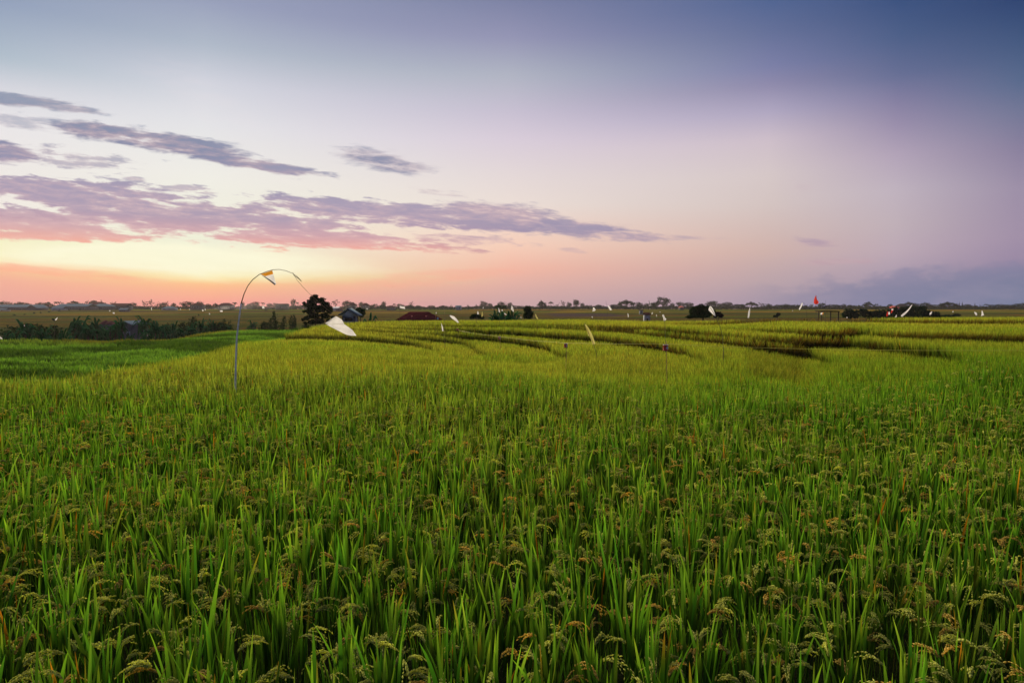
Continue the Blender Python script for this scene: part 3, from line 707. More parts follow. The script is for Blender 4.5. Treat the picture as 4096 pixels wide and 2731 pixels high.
TREES = [  # kind, photo column, top row, width in photo pixels
 ('D',20,1207,60),('U',85,1206,58),('D',160,1211,42),('U',192,1207,42),('P',228,1202,26),('S',246,1205,22),('U',300,1203,58),('S',345,1199,22),('U',374,1196,34),('S',405,1200,34),('S',450,1205,34),('D',530,1212,34),
 ('D',455,1220,20),('S',578,1200,26),('S',603,1197,32),('S',628,1206,24),('D',652,1211,34),('S',668,1204,20),('D',695,1213,24),('D',745,1207,56),('D',800,1207,34),('D',832,1215,30),('U',863,1211,24),('D',893,1214,26),('P',938,1205,22),('D',970,1208,22),
 ('D',1000,1214,30),('D',1020,1208,36),('P',1052,1206,18),('D',1078,1213,26),('D',1102,1213,28),('D',1130,1216,26),('D',1173,1198,24),('P',1190,1205,14),('S',1200,1216,24),('S',1342,1198,34),('D',1385,1204,42),('D',1420,1214,22),('D',1445,1209,26),('U',1470,1214,24),('P',1502,1213,22),
 ('D',1535,1207,24),('D',1490,1219,26),('P',1577,1212,16),('D',1600,1216,30),('C',1613,1214,10),('S',1646,1205,22),('D',1640,1220,32),('D',1675,1222,30),('D',1725,1221,34),('D',1770,1222,30),('S',1805,1217,14),('S',1873,1217,14),('S',1905,1216,12),('D',1934,1206,36),('D',1962,1214,24),
 ('D',2003,1208,32),('S',2022,1206,24),('D',2040,1211,26),('S',2082,1220,22),('S',2110,1218,18),('U',2167,1199,24),('D',2170,1212,46),('P',2203,1203,26),('S',2228,1214,20),('S',2250,1201,24),('D',2276,1210,24),('D',2306,1200,36),('D',2330,1213,22),('S',2352,1216,18),('D',2395,1219,30),
 ('D',2455,1218,40),('U',2508,1198,68),('D',2480,1214,28),('D',2556,1210,38),('D',2585,1214,26),('D',2612,1212,32),('D',2652,1190,66),('D',2622,1208,36),('D',2690,1213,22),('D',2722,1209,44),('D',2755,1209,40),('S',2790,1218,22),('D',2845,1205,64),('D',2880,1214,24),('D',2910,1208,50),('U',2952,1213,42),('D',2972,1217,20),
 ('U',3008,1205,46),('S',3045,1209,38),('D',3075,1216,32),('D',3112,1219,38),('D',3142,1217,44),('D',3185,1218,48),('S',3222,1217,22),('P',3246,1216,18),('D',3285,1213,36),('D',3325,1217,42),('D',3350,1219,36),('D',3374,1217,22),('D',3402,1220,26),('D',3430,1223,30),('U',3474,1206,40),('P',3506,1213,18),
 ('D',3560,1217,24),('D',3600,1219,32),('U',3638,1205,38),('D',3662,1213,34),('D',3700,1211,42),('D',3722,1217,26),('P',3742,1215,20),('U',3796,1206,66),('D',3770,1217,30),('C',3828,1206,10),('C',3838,1205,11),('C',3850,1205,14),('D',3870,1217,34),('C',3900,1210,12),('S',3925,1217,18),('P',3945,1213,22),
 ('D',3968,1219,34),('D',4002,1216,40),('D',4040,1219,40),('D',4065,1215,28),('D',4088,1213,34),('D',4125,1215,34),
]
SEG = [(0, 'above the long pale sheds'), (330, 'by the hazy hipped roofs at the left'), (560, 'left of the smoke plume'), (830, 'rising out of the drifting smoke'), (1230, 'between the big dark tree and red roof'), (1620, 'above the dark red roof'),
       (1860, 'above the clump of banana leaves'), (2090, 'above the dark flooded field'), (2400, 'behind the leaning white streamer pole'), (2580, 'around the small grey field huts'), (2780, 'above the round dark thicket'), (3030, 'left of the red pennant'), (3290, 'between bamboo shelter and dark hedge'), (3530, 'above the long white banner'), (3760, 'at the right end of the horizon')]
ORD = ['first', 'second', 'third', 'fourth', 'fifth', 'sixth', 'seventh', 'eighth', 'ninth', 'tenth', 'eleventh', 'twelfth', 'thirteenth']
count = {}; plan = []
for k, u, v, w in sorted(TREES, key=lambda q: q[1]):
    sg = max(i for i, s_ in enumerate(SEG) if u >= s_[0]); count[(k, sg)] = count.get((k, sg), 0) + 1; plan.append((k, u, v, w, sg, count[(k, sg)]))
rt = random.Random(3)
for i, (k, u, v, w, sg, nth) in enumerate(plan):
    d = 478 + 44 * rt.random(); t_, _ = ts(u, v); x = t_ * d; z = gz(x, d)
    kind, seeds, mk, nm = KINDS[k]
    o = inst(kind, seeds, mk, i); h = P(u, v, d).z - z + .3
    place_tree(o, x, d, w * d / F * 1.2, h * {'D': 1.22, 'U': 1.08, 'S': 1.08, 'P': 1.05, 'C': 1.0}[k], rt.uniform(0, 6.28), .3)
    tot = count[(k, sg)]
    lab = f'only {nm} {SEG[sg][1]}, far away' if tot == 1 else f'{ORD[nth - 1]} {nm} from left {SEG[sg][1]}'
    tag(o, lab, 'tree', 'trees along the far tree line')
# the low unbroken scrub under those trees
rg = np.random.default_rng(77); n = 52000
t_ = rg.uniform(-.95, .95, n); y = rg.uniform(498, 560, n); x = t_ * y
top = .5 + (2.5 + .2 * sstep(t_, .05, .25)) * np.clip(fbm(x / 7, y / 40, 71, 3) * 1.7 - .35, 0, 1.2)
zz = ground(x, np.minimum(y, 538.)) + rg.random(n) ** .8 * top
a = rg.normal(size=(n, 3)); a /= np.linalg.norm(a, axis=1, keepdims=True); b_ = np.cross(a, rg.normal(size=(n, 3))); b_ /= np.linalg.norm(b_, axis=1, keepdims=True)
C0 = np.stack([x, y, zz], -1); s_ = rg.uniform(.35, .8, n)[:, None]
cw = np.array([[.012, .026, .014]]) + rg.random((n, 1)) * np.array([[.02, .032, .012]])
wo_ = np_mesh('distant_scrub', np.stack([C0 - a * s_, C0 + b_ * s_ * .6, C0 + a * s_, C0 - b_ * s_ * .6], 1).reshape(-1, 3), [np.arange(n * 4).reshape(-1, 4)], M_TREE, np.repeat(cw, 4, 0))
tag(wo_, 'low dark scrub running unbroken under the far tree line', 'scrub', kind='stuff')

# ---------------------------------------------------------------- nearer trees, bushes and banana plants
def lobes_px(lst, d, org, sy=.8, k=1.0):
    out = []
    for u, v, ru, rv in lst:
        p_ = P(u, v, d) - org; ru *= k; rv *= k; out.append((p_.x, random.uniform(-.25, .25) * ru * d / F, p_.z, ru * d / F, ru * d / F * sy, rv * d / F))
    return out
def px_tree(name, label, cat, u0, vb, d, lobes, n, size, seed, trunk, group=None, **kw):
    t_, _ = ts(u0, vb); x = t_ * d; org = Vector((x, d, gz(x, d) - .1)); o = empty(name, org)
    add_crown('crown', o, lobes_px(lobes, d, org, k=.84 if name == 'broadleaf_tree' else 1.0), n, size, seed, **kw)
    segs = []
    for pts, r0, r1 in trunk:
        pp = [P(u, v, d) - org for u, v in pts]; segs.append((pp, list(np.linspace(r0, r1, len(pp)))))
    segs.append(([Vector((0, 0, 0)), P(*trunk[0][0][0], d) - org], [trunk[0][1] * 1.15, trunk[0][1]]))
    trunk_mesh('trunk', o, segs); return tag(o, label, cat, group)
random.seed(5)
px_tree('broadleaf_tree', 'big dense dark tree standing left of the small hut', 'tree', 1262, 1300, 68,
  [(1256,1196,22,18),(1238,1206,16,10),(1280,1202,24,16),(1302,1222,22,18),(1318,1240,16,18),(1228,1222,20,9),(1216,1212,9,6),(1250,1224,26,20),(1275,1236,30,22),(1238,1246,20,16),(1216,1246,9,6),(1300,1262,22,16),(1258,1262,26,16),(1228,1272,16,12),(1314,1284,14,10),(1282,1284,22,14),(1248,1288,18,12),(1212,1278,8,7),(1330,1268,10,8),(1262,1184,12,8),(1222,1292,10,8),(1340,1284,8,6)],
  7500, .10, 101, [([(1262,1310),(1264,1280),(1258,1240),(1256,1200)], .10, .02), ([(1264,1282),(1290,1250),(1304,1222)], .06, .015), ([(1262,1280),(1236,1250),(1222,1222)], .05, .012), ([(1222,1310),(1216,1285),(1212,1276)], .04, .01)], c0=(.010, .026, .012), c1=(.032, .06, .018))
px_tree('papaya_tree', 'leafy green papaya standing close behind the right of the small hut', 'tree', 1442, 1285, 78,
  [(1440,1240,16,9),(1452,1252,11,9),(1428,1248,10,8),(1446,1262,9,8),(1405,1240,14,6)], 1500, .12, 102, [([(1442,1290),(1442,1265),(1440,1242)], .06, .03), ([(1442,1268),(1412,1244)], .03, .015)], c0=(.02, .055, .018), c1=(.05, .12, .03))
px_tree('round_tree', 'tall dark rounded bush tree beside the banana clump', 'tree', 2112, 1272, 62,
  [(2112,1240,16,14),(2120,1256,14,14),(2104,1262,14,12),(2116,1268,16,8),(2108,1232,10,8)], 2600, .075, 103, [([(2112,1275),(2112,1240)], .06, .02)], c0=(.012, .032, .012), c1=(.035, .07, .02))
px_tree('round_bush', 'round dark bush under the first white and yellow pennants', 'bush', 1908, 1275, 60,
  [(1900,1264,16,11),(1918,1268,16,8),(1888,1270,10,7),(1930,1272,8,5)], 1800, .07, 104, [([(1904,1278),(1904,1266)], .04, .02)], c0=(.016, .045, .014), c1=(.04, .085, .022))
px_tree('thicket_tree', 'broad dark green thicket beside the large white pennant', 'tree', 2812, 1268, 66,
  [(2800,1263,44,9),(2800,1230,22,12),(2826,1236,24,14),(2776,1242,24,14),(2850,1246,16,12),(2812,1254,30,14),(2776,1262,22,10),(2828,1258,18,12),(2806,1222,9,8),(2842,1232,12,8),(2760,1268,16,6)], 5200, .085, 105, [([(2812,1275),(2810,1250),(2804,1225)], .08, .02), ([(2812,1262),(2826,1240)], .05, .015)], c0=(.012, .034, .012), c1=(.034, .075, .02))
px_tree('dark_bush', 'low purple brown bush touching the right of the thicket', 'bush', 2876, 1270, 63,
  [(2872,1258,14,10),(2884,1264,10,8),(2862,1264,10,7)], 1500, .07, 106, [([(2874,1274),(2874,1260)], .04, .02)], c0=(.02, .02, .02), c1=(.045, .035, .035))
px_tree('small_bush', 'small dark bush alone on the pale fields left of the bamboo shelter', 'bush', 3110, 1268, 120,
  [(3112,1258,8,7),(3102,1265,9,4)], 600, .14, 107, [([(3110,1272),(3111,1258)], .05, .02)])
px_tree('green_bush', 'low green bush at the right end of the dark hedges', 'bush', 3838, 1262, 150,
  [(3828,1260,14,6),(3806,1264,16,5)], 800, .16, 108, [([(3826,1268),(3826,1260)], .05, .02)])
rb = random.Random(9)
def hedge(name, label, u0, u1, vt0, vt1, vb, d, n, seed):
    L_ = []
    k = int((u1 - u0) / 14)
    for i in range(k + 1):
        u = u0 + (u1 - u0) * i / k; vt = vt0 + (vt1 - vt0) * (.5 - .5 * math.cos(math.pi * i / k)) + rb.uniform(-3, 4)
        v = vt + 7
        while v < vb + 8: L_.append((u + rb.uniform(-5, 5), v, rb.uniform(9, 15), rb.uniform(6, 10))); v += 9
    um = (u0 + u1) / 2
    px_tree(name, label, 'hedge', um, vb, d, L_, n, .13, seed, [([(um, vb + 4), (um, vb - 10)], .08, .04), ([(u0 + 20, vb + 2), (u0 + 24, vb - 10)], .07, .03), ([(u1 - 20, vb + 2), (u1 - 24, vb - 8)], .07, .03)], c0=(.010, .034, .018), c1=(.028, .07, .03))
hedge('hedge', 'long low green hedge right of the bamboo shelter', 3384, 3545, 1238, 1240, 1262, 118, 6500, 111)
hedge('hedge', 'high dark hedge behind the long white banner', 3560, 3700, 1228, 1222, 1266, 125, 7000, 112)
hedge('hedge', 'dark hedge sinking to the right behind a small white pennant', 3690, 3800, 1236, 1260, 1268, 112, 4000, 113)
px_tree('leafy_clump', 'light green foliage on the skyline above the banana clump', 'bush', 2005, 1236, 240,
  [(1992,1226,14,8),(2018,1228,14,8),(2005,1230,18,6)], 1800, .22, 114, [([(2004,1240),(2004,1228)], .08, .04)], c0=(.03, .08, .03), c1=(.06, .15, .04))

BAN = [  # column, top row, width, distance
 (18,1290,70,72),(58,1300,60,70),(100,1288,64,76),(140,1292,70,78),(175,1296,60,78),(210,1312,44,76),(300,1254,44,86),(322,1268,70,84),(352,1276,60,82),(390,1270,44,90),(412,1282,50,92),(455,1276,56,90),(482,1276,50,88),(520,1316,34,90),
 (572,1262,52,92),(600,1276,60,90),(580,1306,34,80),(632,1290,40,84),(664,1282,46,90),(690,1278,44,92),(722,1280,50,92),(772,1282,46,94),(800,1276,40,98),(826,1284,44,98),(850,1276,44,96),(872,1270,34,98),(898,1282,48,98),(250,1322,50,74),(1012,1262,34,120),
]
place_b = ['at the far left edge', 'in the dark thicket at the left', 'right of the dark thicket', 'beside the grey walled house', 'in the row below the far terraces', 'right of the banana row']
for i, (u, v, w, d) in enumerate(BAN):
    t_, _ = ts(u, v); x = t_ * d; z = gz(x, d); h = P(u, v, d).z - z
    if i == 0: proto_b = [proto_banana(21), proto_banana(22), proto_banana(23)]; o = proto_b[0]
    elif i in (1, 2): o = proto_b[i]
    else: o = copy_tree(proto_b[i % 3])
    place_tree(o, x, d, max(w * d / F, h * .45) * 1.2, h * (1.08 + .3 * ((i * 7) % 5) / 4), rb.uniform(0, 6.28))
    tag(o, f'{ORD[i] if i < 13 else "tall"} banana plant ' + ('from the left in the valley row' if i < 13 else f'{["just left of","beside the door of","behind","just right of","one plant right of","two plants right of","three plants right of","mid row right of"][ (i - 13) % 8]} the grey gabled house' + (' lower down' if i > 20 else '')), 'banana plant', 'banana plants in the valley')
BUSH = [(60,1308,130,74),(150,1300,120,80),(210,1312,90,78),(330,1300,110,84),(400,1308,100,86),(462,1306,56,86),(640,1300,90,88),(745,1292,70,92),(776,1276,50,96),(885,1292,80,96),(1102,1260,36,96),(1172,1264,34,92),(1130,1278,34,96),(1040,1290,60,98),(910,1288,40,100),(1235,1296,40,70),(1085,1282,26,98)]
blab = ['dark bush filling the bottom left thicket', 'wide dark bush in the middle of the left thicket', 'low bush at the right end of the left thicket', 'dark bush under the tall palm like bananas', 'dark bush in front of the pink roofs', 'dark bush left of the grey gabled house', 'bush in the gap right of the grey gabled house',
        'low bush among the last bananas', 'round dark bush rising over the banana row', 'dense dark bush closing the banana row', 'small pointed tree between the bent pole and the big tree', 'small leafy tree just left of the big tree', 'thin dark shrub between two small trees', 'loose green shrub just right of the bent pole', 'grey green shrub left of the bent pole', 'low shrub at the foot of the big tree', 'little shrub leaning on the small pointed tree']
for i, (u, v, w, d) in enumerate(BUSH):
    d += 9 if u < 800 else 0
    t_, _ = ts(u, v); x = t_ * d; z = gz(x, d); h = P(u, v, d).z - z
    if i == 0: pb = [proto_bush(31, 1800, .032), proto_bush(32, 1800, .032)]; o = pb[0]
    elif i == 1: o = pb[1]
    else: o = copy_tree(pb[i % 2])
    place_tree(o, x, d, w * d / F * 1.55, h * 1.12, rb.uniform(0, 6.28)); tag(o, blab[i], 'bush', 'bushes in the valley below')
# banana clump in the centre, palm-like shrub by the hut
CB = [(1988,1252,50,60),(2012,1244,54,61),(2036,1252,50,60),(2060,1258,40,61)]
cbl = ['leftmost banana plant of the clump under three white pennants', 'tallest banana plant of the clump under three white pennants', 'banana plant right of the tallest in the central clump', 'rightmost banana plant of the central clump']
for i, (u, v, w, d) in enumerate(CB):
    t_, _ = ts(u, v); x = t_ * d; z = gz(x, d); h = P(u, v, d).z - z
    o = copy_tree(proto_b[i % 3]); place_tree(o, x, d, w * d / F * 1.9, h * 1.42, i * 1.3); tag(o, cbl[i], 'banana plant', 'banana plants of the central clump')
o = copy_tree(proto_b[1]); x = ts(1480, 1270)[0] * 66; place_tree(o, x, 66, 2.8, (P(1480, 1262, 66).z - gz(x, 66)) * 1.4, .6); tag(o, 'low banana plant between the small hut and the dark red roof', 'banana plant')
# small dark shrubs dotted over the far left terraces
DOT = [(57,1262,16),(98,1259,10),(137,1255,12),(163,1253,10),(196,1250,12),(237,1248,10),(277,1247,9),(320,1243,8),(795,1263,12),(1064,1241,20)]
dl = ['first', 'second', 'third', 'fourth', 'fifth', 'sixth', 'seventh', 'eighth']
for i, (u, v, w) in enumerate(DOT):
    s_ = ts(u, v + 3)[1]; d = 6.9 / s_; d = min(d, 430); x = ts(u, v)[0] * d
    o = copy_tree(pb[i % 2]); place_tree(o, x, d, w * d / F, 8 * d / F, i)
    tag(o, (f'{dl[i]} small dark shrub from the left in the line crossing the far terraces' if i < 8 else ['brown shrub on the terraces left of the bent pole', 'flat dark shrub on the far terraces below the drifting smoke'][i - 8]), 'shrub', 'small shrubs on the far terraces')

# ---------------------------------------------------------------- buildings
def house(name, label, u0, u1, vr, ve, d, wall, roof, style='gable_x', depth=None, wins=0, over=.3, cat='house', group=None, door=False, open_gable=False, wallcut=0.0):
    """u0..u1 roof span, vr ridge row, ve eave row"""
    w = (u1 - u0) * d / F; x = ts((u0 + u1) / 2, ve)[0] * d; z0 = gz(x, d) - .2; dp = depth or w * .7
    ze = P((u0 + u1) / 2, ve, d).z; zr = P((u0 + u1) / 2, vr, d).z
    o = empty(name, (x, d, z0)); ze -= z0; zr -= z0; hw = w / 2; hd = dp / 2; ww = hw - over; wd = hd - over
    mb = MB()
    if style == 'gable_y':      # gable end faces the viewer
        vs = [(-ww, -wd, 0), (ww, -wd, 0), (ww, -wd, ze), (0, -wd, zr - .08 * (zr - ze)), (-ww, -wd, ze), (-ww, wd, 0), (ww, wd, 0), (ww, wd, ze), (0, wd, zr - .08 * (zr - ze)), (-ww, wd, ze)]
        mb.add(vs, [(0, 1, 2, 4), (4, 2, 3), (6, 5, 9, 7), (9, 8, 7), (1, 6, 7, 2), (5, 0, 4, 9)])
    else: mb.box((0, 0, ze / 2), (2 * ww, 2 * wd, ze))
    wl = mb.build('wall', wall, o)
    rb_ = MB(); th = max(.05, w * .012)
    if style == 'gable_x':
        r = [(-hw, -hd, ze), (hw, -hd, ze), (hw, 0, zr), (-hw, 0, zr), (-hw, hd, ze), (hw, hd, ze)]
        fs = [(0, 1, 2, 3), (3, 2, 5, 4)]
    elif style == 'gable_y':
        r = [(-hw, -hd, ze - .05), (0, -hd, zr), (0, hd, zr), (-hw, hd, ze - .05), (hw, -hd, ze - .05), (hw, hd, ze - .05)]
        fs = [(0, 1, 2, 3), (1, 4, 5, 2)]
    else:
        k = min(hd, hw * .55); r = [(-hw, -hd, ze), (hw, -hd, ze), (hw, hd, ze), (-hw, hd, ze), (-hw + k, 0, zr), (hw - k, 0, zr)]
        fs = [(0, 1, 5, 4), (1, 2, 5), (2, 3, 4, 5), (3, 0, 4)]
    n0 = len(r); r2 = [(a_, b2, c_ + th) for a_, b2, c_ in r]
    rb_.add(r + r2, [tuple(reversed(f)) for f in fs] + [tuple(i + n0 for i in f) for f in fs])
    # eave boards close the roof's edge
    edges = {}
    for f in fs:
        for i in range(len(f)):
            e = (f[i], f[(i + 1) % len(f)]); key = tuple(sorted(e)); edges.setdefault(key, []).append(e)
    rb_.add(r + r2, [(e[0][0], e[0][1], e[0][1] + n0, e[0][0] + n0) for e in edges.values() if len(e) == 1])
    rf = rb_.build('roof', roof, o)
    if wins:
        for i in range(wins):
            wx_ = -ww + 2 * ww * (i + .5) / wins; wm = MB(); sw = min(.5 * 2 * ww / wins, 1.2); sh = min(ze * .35, 1.2)
            wm.box((wx_, -wd - .012, ze * .60), (sw, .06, sh)); wo2 = wm.build('window', M_WALLW, o)
            pm = MB(); pm.box((wx_, -wd - .05, ze * .60), (sw * .8, .03, sh * .8)); pm.build('pane', M_DARK, wo2)
    if door:
        dm = MB(); dm.box((ww * .35, -wd - .02, min(1.0, ze * .4)), (.8, .06, min(2.0, ze * .8))); dm.build('door', M_WOOD, o)
    return tag(o, label, cat, group)
house('barn', 'long pale metal roofed shed at the left end of the horizon', 2, 150, 1220, 1230, 455, M_WALL, M_ROOFG, 'gable_x', 14, 6, cat='barn')
house('barn', 'smaller pale shed with dark gable right of the longest shed', 128, 172, 1219, 1232, 448, M_WALL, M_ROOFG, 'gable_y', 12, 2, cat='barn')
house('barn', 'blue grey metal roofed barn right of the lone palm', 242, 372, 1217, 1227, 452, M_WALL, M_ROOFG, 'gable_x', 13, 5, cat='barn')
house('shed', 'low pale shed at the foot of the left sheds', 0, 34, 1233, 1240, 430, M_WALLW, M_ROOFG, 'gable_x', 5, 1, cat='shed')
house('shed', 'white walled low shed left of the blue grey barn', 214, 262, 1226, 1236, 440, M_WALLW, M_ROOFG, 'gable_x', 6, 2, cat='shed')
house('house', 'hazy pink hipped roof house behind the blue grey barn', 362, 425, 1208, 1222, 478, M_WALL, M_ROOFP, 'hip', 12, 3)
house('house', 'hazy grey hipped roof house beside the pink roofed one', 378, 452, 1216, 1226, 466, M_WALL, M_ROOFG, 'hip', 11, 4)
house('house', 'long low faded red roof house left of the smoke', 448, 520, 1214, 1224, 474, M_WALL, M_ROOFP, 'gable_x', 9, 4)
house('house', 'small bluish roofed house under the open crowned trees', 655, 702, 1226, 1234, 452, M_WALLW, M_ROOFG, 'hip', 8, 2)
house('house', 'purple roofed house buried in trees left of the smoke', 770, 812, 1212, 1221, 476, M_WALL, M_ROOFP, 'hip', 9, 2)
house('house', 'wide pointed roof house behind the smoke', 880, 930, 1212, 1222, 480, M_WALL, M_ROOFP, 'hip', 10, 3)
house('house', 'long flat grey roof house behind the end of the smoke', 1108, 1152, 1215, 1220, 484, M_WALL, M_ROOFD, 'gable_x', 8, 3)
house('house', 'white roofed little house right of the big tree', 1334, 1360, 1227, 1233, 440, M_WALLW, M_WALLW, 'gable_x', 5, 1)
house('house', 'small pink gable house just right of the white roofed one', 1346, 1372, 1232, 1238, 420, M_WALL, M_ROOFP, 'gable_y', 5, 1)
house('house', 'red pointed roof beside the hazy domed tree', 1396, 1422, 1209, 1222, 478, M_WALL, M_ROOFP, 'hip', 8, 1)
house('house', 'second red pointed roof further right on the skyline', 1450, 1474, 1212, 1222, 478, M_WALL, M_ROOFP, 'hip', 8, 1)
house('house', 'brown roofed house below the round topped tree on the skyline', 1548, 1580, 1222, 1230, 460, M_WALL, M_ROOFP, 'hip', 8, 2)
house('house', 'pale low house on the skyline right of the dark red roof', 1822, 1846, 1222, 1228, 462, M_WALLW, M_ROOFG, 'gable_x', 6, 2)
house('house', 'tiny bright red roof in the dark trees behind the huts', 2716, 2734, 1224, 1230, 470, M_WALL, M_ROOFBR, 'hip', 5, 1)
house('house', 'bright red roofed house above the dark hedge', 3560, 3590, 1224, 1232, 300, M_WALL, M_ROOFBR, 'hip', 5, 2)
house('house', 'large dark hipped roof house above the high hedge', 3588, 3626, 1215, 1228, 400, M_WALL, M_ROOFD, 'hip', 9, 2)
house('hut', 'tiny blue grey hut standing in the far left terraces', 480, 516, 1233, 1240, 400, M_WALL, M_ROOFG, 'gable_x', 4, 2, cat='hut')
house('hut', 'small open field hut with brown roof on the far terraces', 2556, 2573, 1239, 1243, 330, M_WOOD, M_ROOFD, 'gable_x', 2.5, 1, cat='hut')
house('hut', 'grey roofed field hut nearer than the brown roofed one', 2574, 2600, 1250, 1260, 200, M_WOOD, M_ROOFR, 'gable_x', 2.4, 1, .15, cat='hut')
house('house', 'grey walled house with low gable among the banana plants', 503, 562, 1283, 1297, 108, M_WALL, M_ROOFG, 'gable_y', 5, 2, .12)
house('house', 'small pink roof showing between banana plants', 412, 432, 1282, 1296, 112, M_WALL, M_ROOFP, 'hip', 2.5, 1, .1)
house('house', 'second small pink roof right beside the first among bananas', 436, 452, 1284, 1297, 112, M_WALL, M_ROOFP, 'hip', 2.5, 1, .1)
# wooden hut right of the big tree
d = 70; u0, u1 = 1361, 1440; x = ts(1402, 1265)[0] * d; z0 = gz(x, d) - .1; o = empty('field_hut', (x, d, z0)); rel = lambda u, v: P(u, v, d).z - z0
xx = lambda u: ts(u, 1265)[0] * d - x
mb = MB(); mb.box(((xx(1376) + xx(1426)) / 2, 0, rel(1400, 1264) / 2), (xx(1426) - xx(1376), 1.4, rel(1400, 1264))); hw_ = mb.build('wall', M_WOOD, o)
mb = MB(); gx0, gx1, gm = xx(1372), xx(1430), xx(1401); zg0 = rel(1400, 1264); zg1 = rel(1400, 1242)
mb.add([(gx0, -.74, zg0), (gx1, -.74, zg0), (gm + .1, -.74, zg1), (gm - .1, -.74, zg1), (gx0, .74, zg0), (gx1, .74, zg0), (gm + .1, .74, zg1), (gm - .1, .74, zg1)], [(0, 1, 2, 3), (5, 4, 7, 6), (1, 5, 6, 2), (4, 0, 3, 7), (0, 4, 5, 1)])
mb.build('gable_panel', M_WALLW, o)
rm = MB(); zr = rel(1400, 1236); zl = rel(1400, 1262); th = .07; xl, xr, xm = xx(1360), xx(1441), xx(1400)
prof = [(xl, zl), (xm, zr), (xr, zl - .02), (xr, zl + th - .02), (xm, zr + th + .02), (xl, zl + th)]
for (a_, b2) in ((0, 1), (1, 2)):
    p0, p1 = prof[a_], prof[b2]; q0, q1 = (prof[5], prof[4]) if a_ == 0 else (prof[4], prof[3])
    rm.add([(p0[0], -.98, p0[1]), (p1[0], -.98, p1[1]), (q1[0], -.98, q1[1]), (q0[0], -.98, q0[1]), (p0[0], .98, p0[1]), (p1[0], .98, p1[1]), (q1[0], .98, q1[1]), (q0[0], .98, q0[1])], [(0, 1, 2, 3), (5, 4, 7, 6), (3, 2, 6, 7), (1, 0, 4, 5), (0, 3, 7, 4), (2, 1, 5, 6)])
rm.build('roof', M_ROOFG, o)
for px_ in (1378, 1424, 1434):
    pm = MB(); pm.box((xx(px_), -.80 if px_ != 1434 else -.4, zg0 / 2), (.09, .09, zg0 + .02)); pm.build('post', M_BARK, o)
dm = MB(); dm.box((xx(1400), -.715, rel(1400, 1276)), (xx(1424) - xx(1380) - .35, .04, .34)); dm.build('opening', M_DARK, o)
tag(o, 'small grey wooden hut with pale gable beside the big tree', 'hut')
# dark red roof behind the plateau edge
house('red_roofed_house', 'low house whose wide dark red hipped roof shows above the rice', 1592, 1762, 1249, 1281, 68, M_WALL, M_ROOFR, 'hip', 4.2, 0, .3)
# bamboo shelter on the right
d = 74; x = ts(3318, 1260)[0] * d; z0 = gz(x, d); o = empty('bamboo_shelter', (x, d, z0 - .1)); rel = lambda u, v: P(u, v, d) - Vector((x, d, z0 - .1))
mb = MB(); a_ = rel(3276, 1246); b2 = rel(3346, 1246); mb.box(((a_.x + b2.x) / 2, 0, (a_.z + b2.z) / 2), (b2.x - a_.x, 1.5, .08)); a_ = rel(3262, 1247.5)
for k in range(26): mb.tube([(a_.x + .3 + k * .075, -.82 + random.uniform(-.1, .1), a_.z + .11 + random.uniform(-.02, .03)), (a_.x + .3 + k * .075 + random.uniform(-.1, .1), .82 + random.uniform(-.1, .15), a_.z + .11 + random.uniform(-.02, .04))], .022, 5)
mb.build('roof', M_ROOFD, o)
for u in (3264, 3296, 3312, 3343):
    pm = MB(); q = rel(u, 1247); yy_ = -.6 if u != 3296 else .6; pm.tube([(q.x, yy_, 0), (q.x + .02, yy_, q.z)], [.075, .06], 7); pm.build('post', M_BARK, o)
tag(o, 'flat roofed bamboo shelter on posts under the red pennant', 'shelter')

# ---------------------------------------------------------------- flags on bamboo poles
def cloth(name, L_, R_, d, m, parent, nu=7, nv=14, wave=.5, seed=0, thick=.004):
    """sheet between two edge polylines given in photo pixels, billowing in depth"""
    rg_ = random.Random(seed); org = parent.location if parent else Vector()
    def samp(pts, s):
        pts = [Vector((a, b, 0)) for a, b in pts]; ln = [0]
        for i in range(1, len(pts)): ln.append(ln[-1] + (pts[i] - pts[i - 1]).length)
        q = s * ln[-1]
        for i in range(1, len(pts)):
            if q <= ln[i] + 1e-9:
                f = (q - ln[i - 1]) / max(1e-6, ln[i] - ln[i - 1]); return pts[i - 1].lerp(pts[i], f)
        return pts[-1]
    wd = max((samp(L_, .5) - samp(R_, .5)).length, 3) * d / F
    ph = rg_.uniform(0, 6); vs = []
    for j in range(nv + 1):
        a = samp(L_, j / nv); b_ = samp(R_, j / nv)
        for i in range(nu + 1):
            q = a.lerp(b_, i / nu); dz = wave * wd * (.30 * math.sin(5.5 * i / nu + 3 * j / nv + ph) + .18 * math.sin(9 * j / nv - 4 * i / nu + ph * 2)) * (.25 + .75 * j / nv)
            p_ = P(q.x, q.y, d + dz); vs.append(tuple(p_ - org))
    fs = []
    for j in range(nv):
        for i in range(nu): k = j * (nu + 1) + i; fs.append((k, k + 1, k + nu + 2, k + nu + 1))
    mb = MB(); mb.add(vs, fs)
    o = mb.build(name, m, parent, True); return o
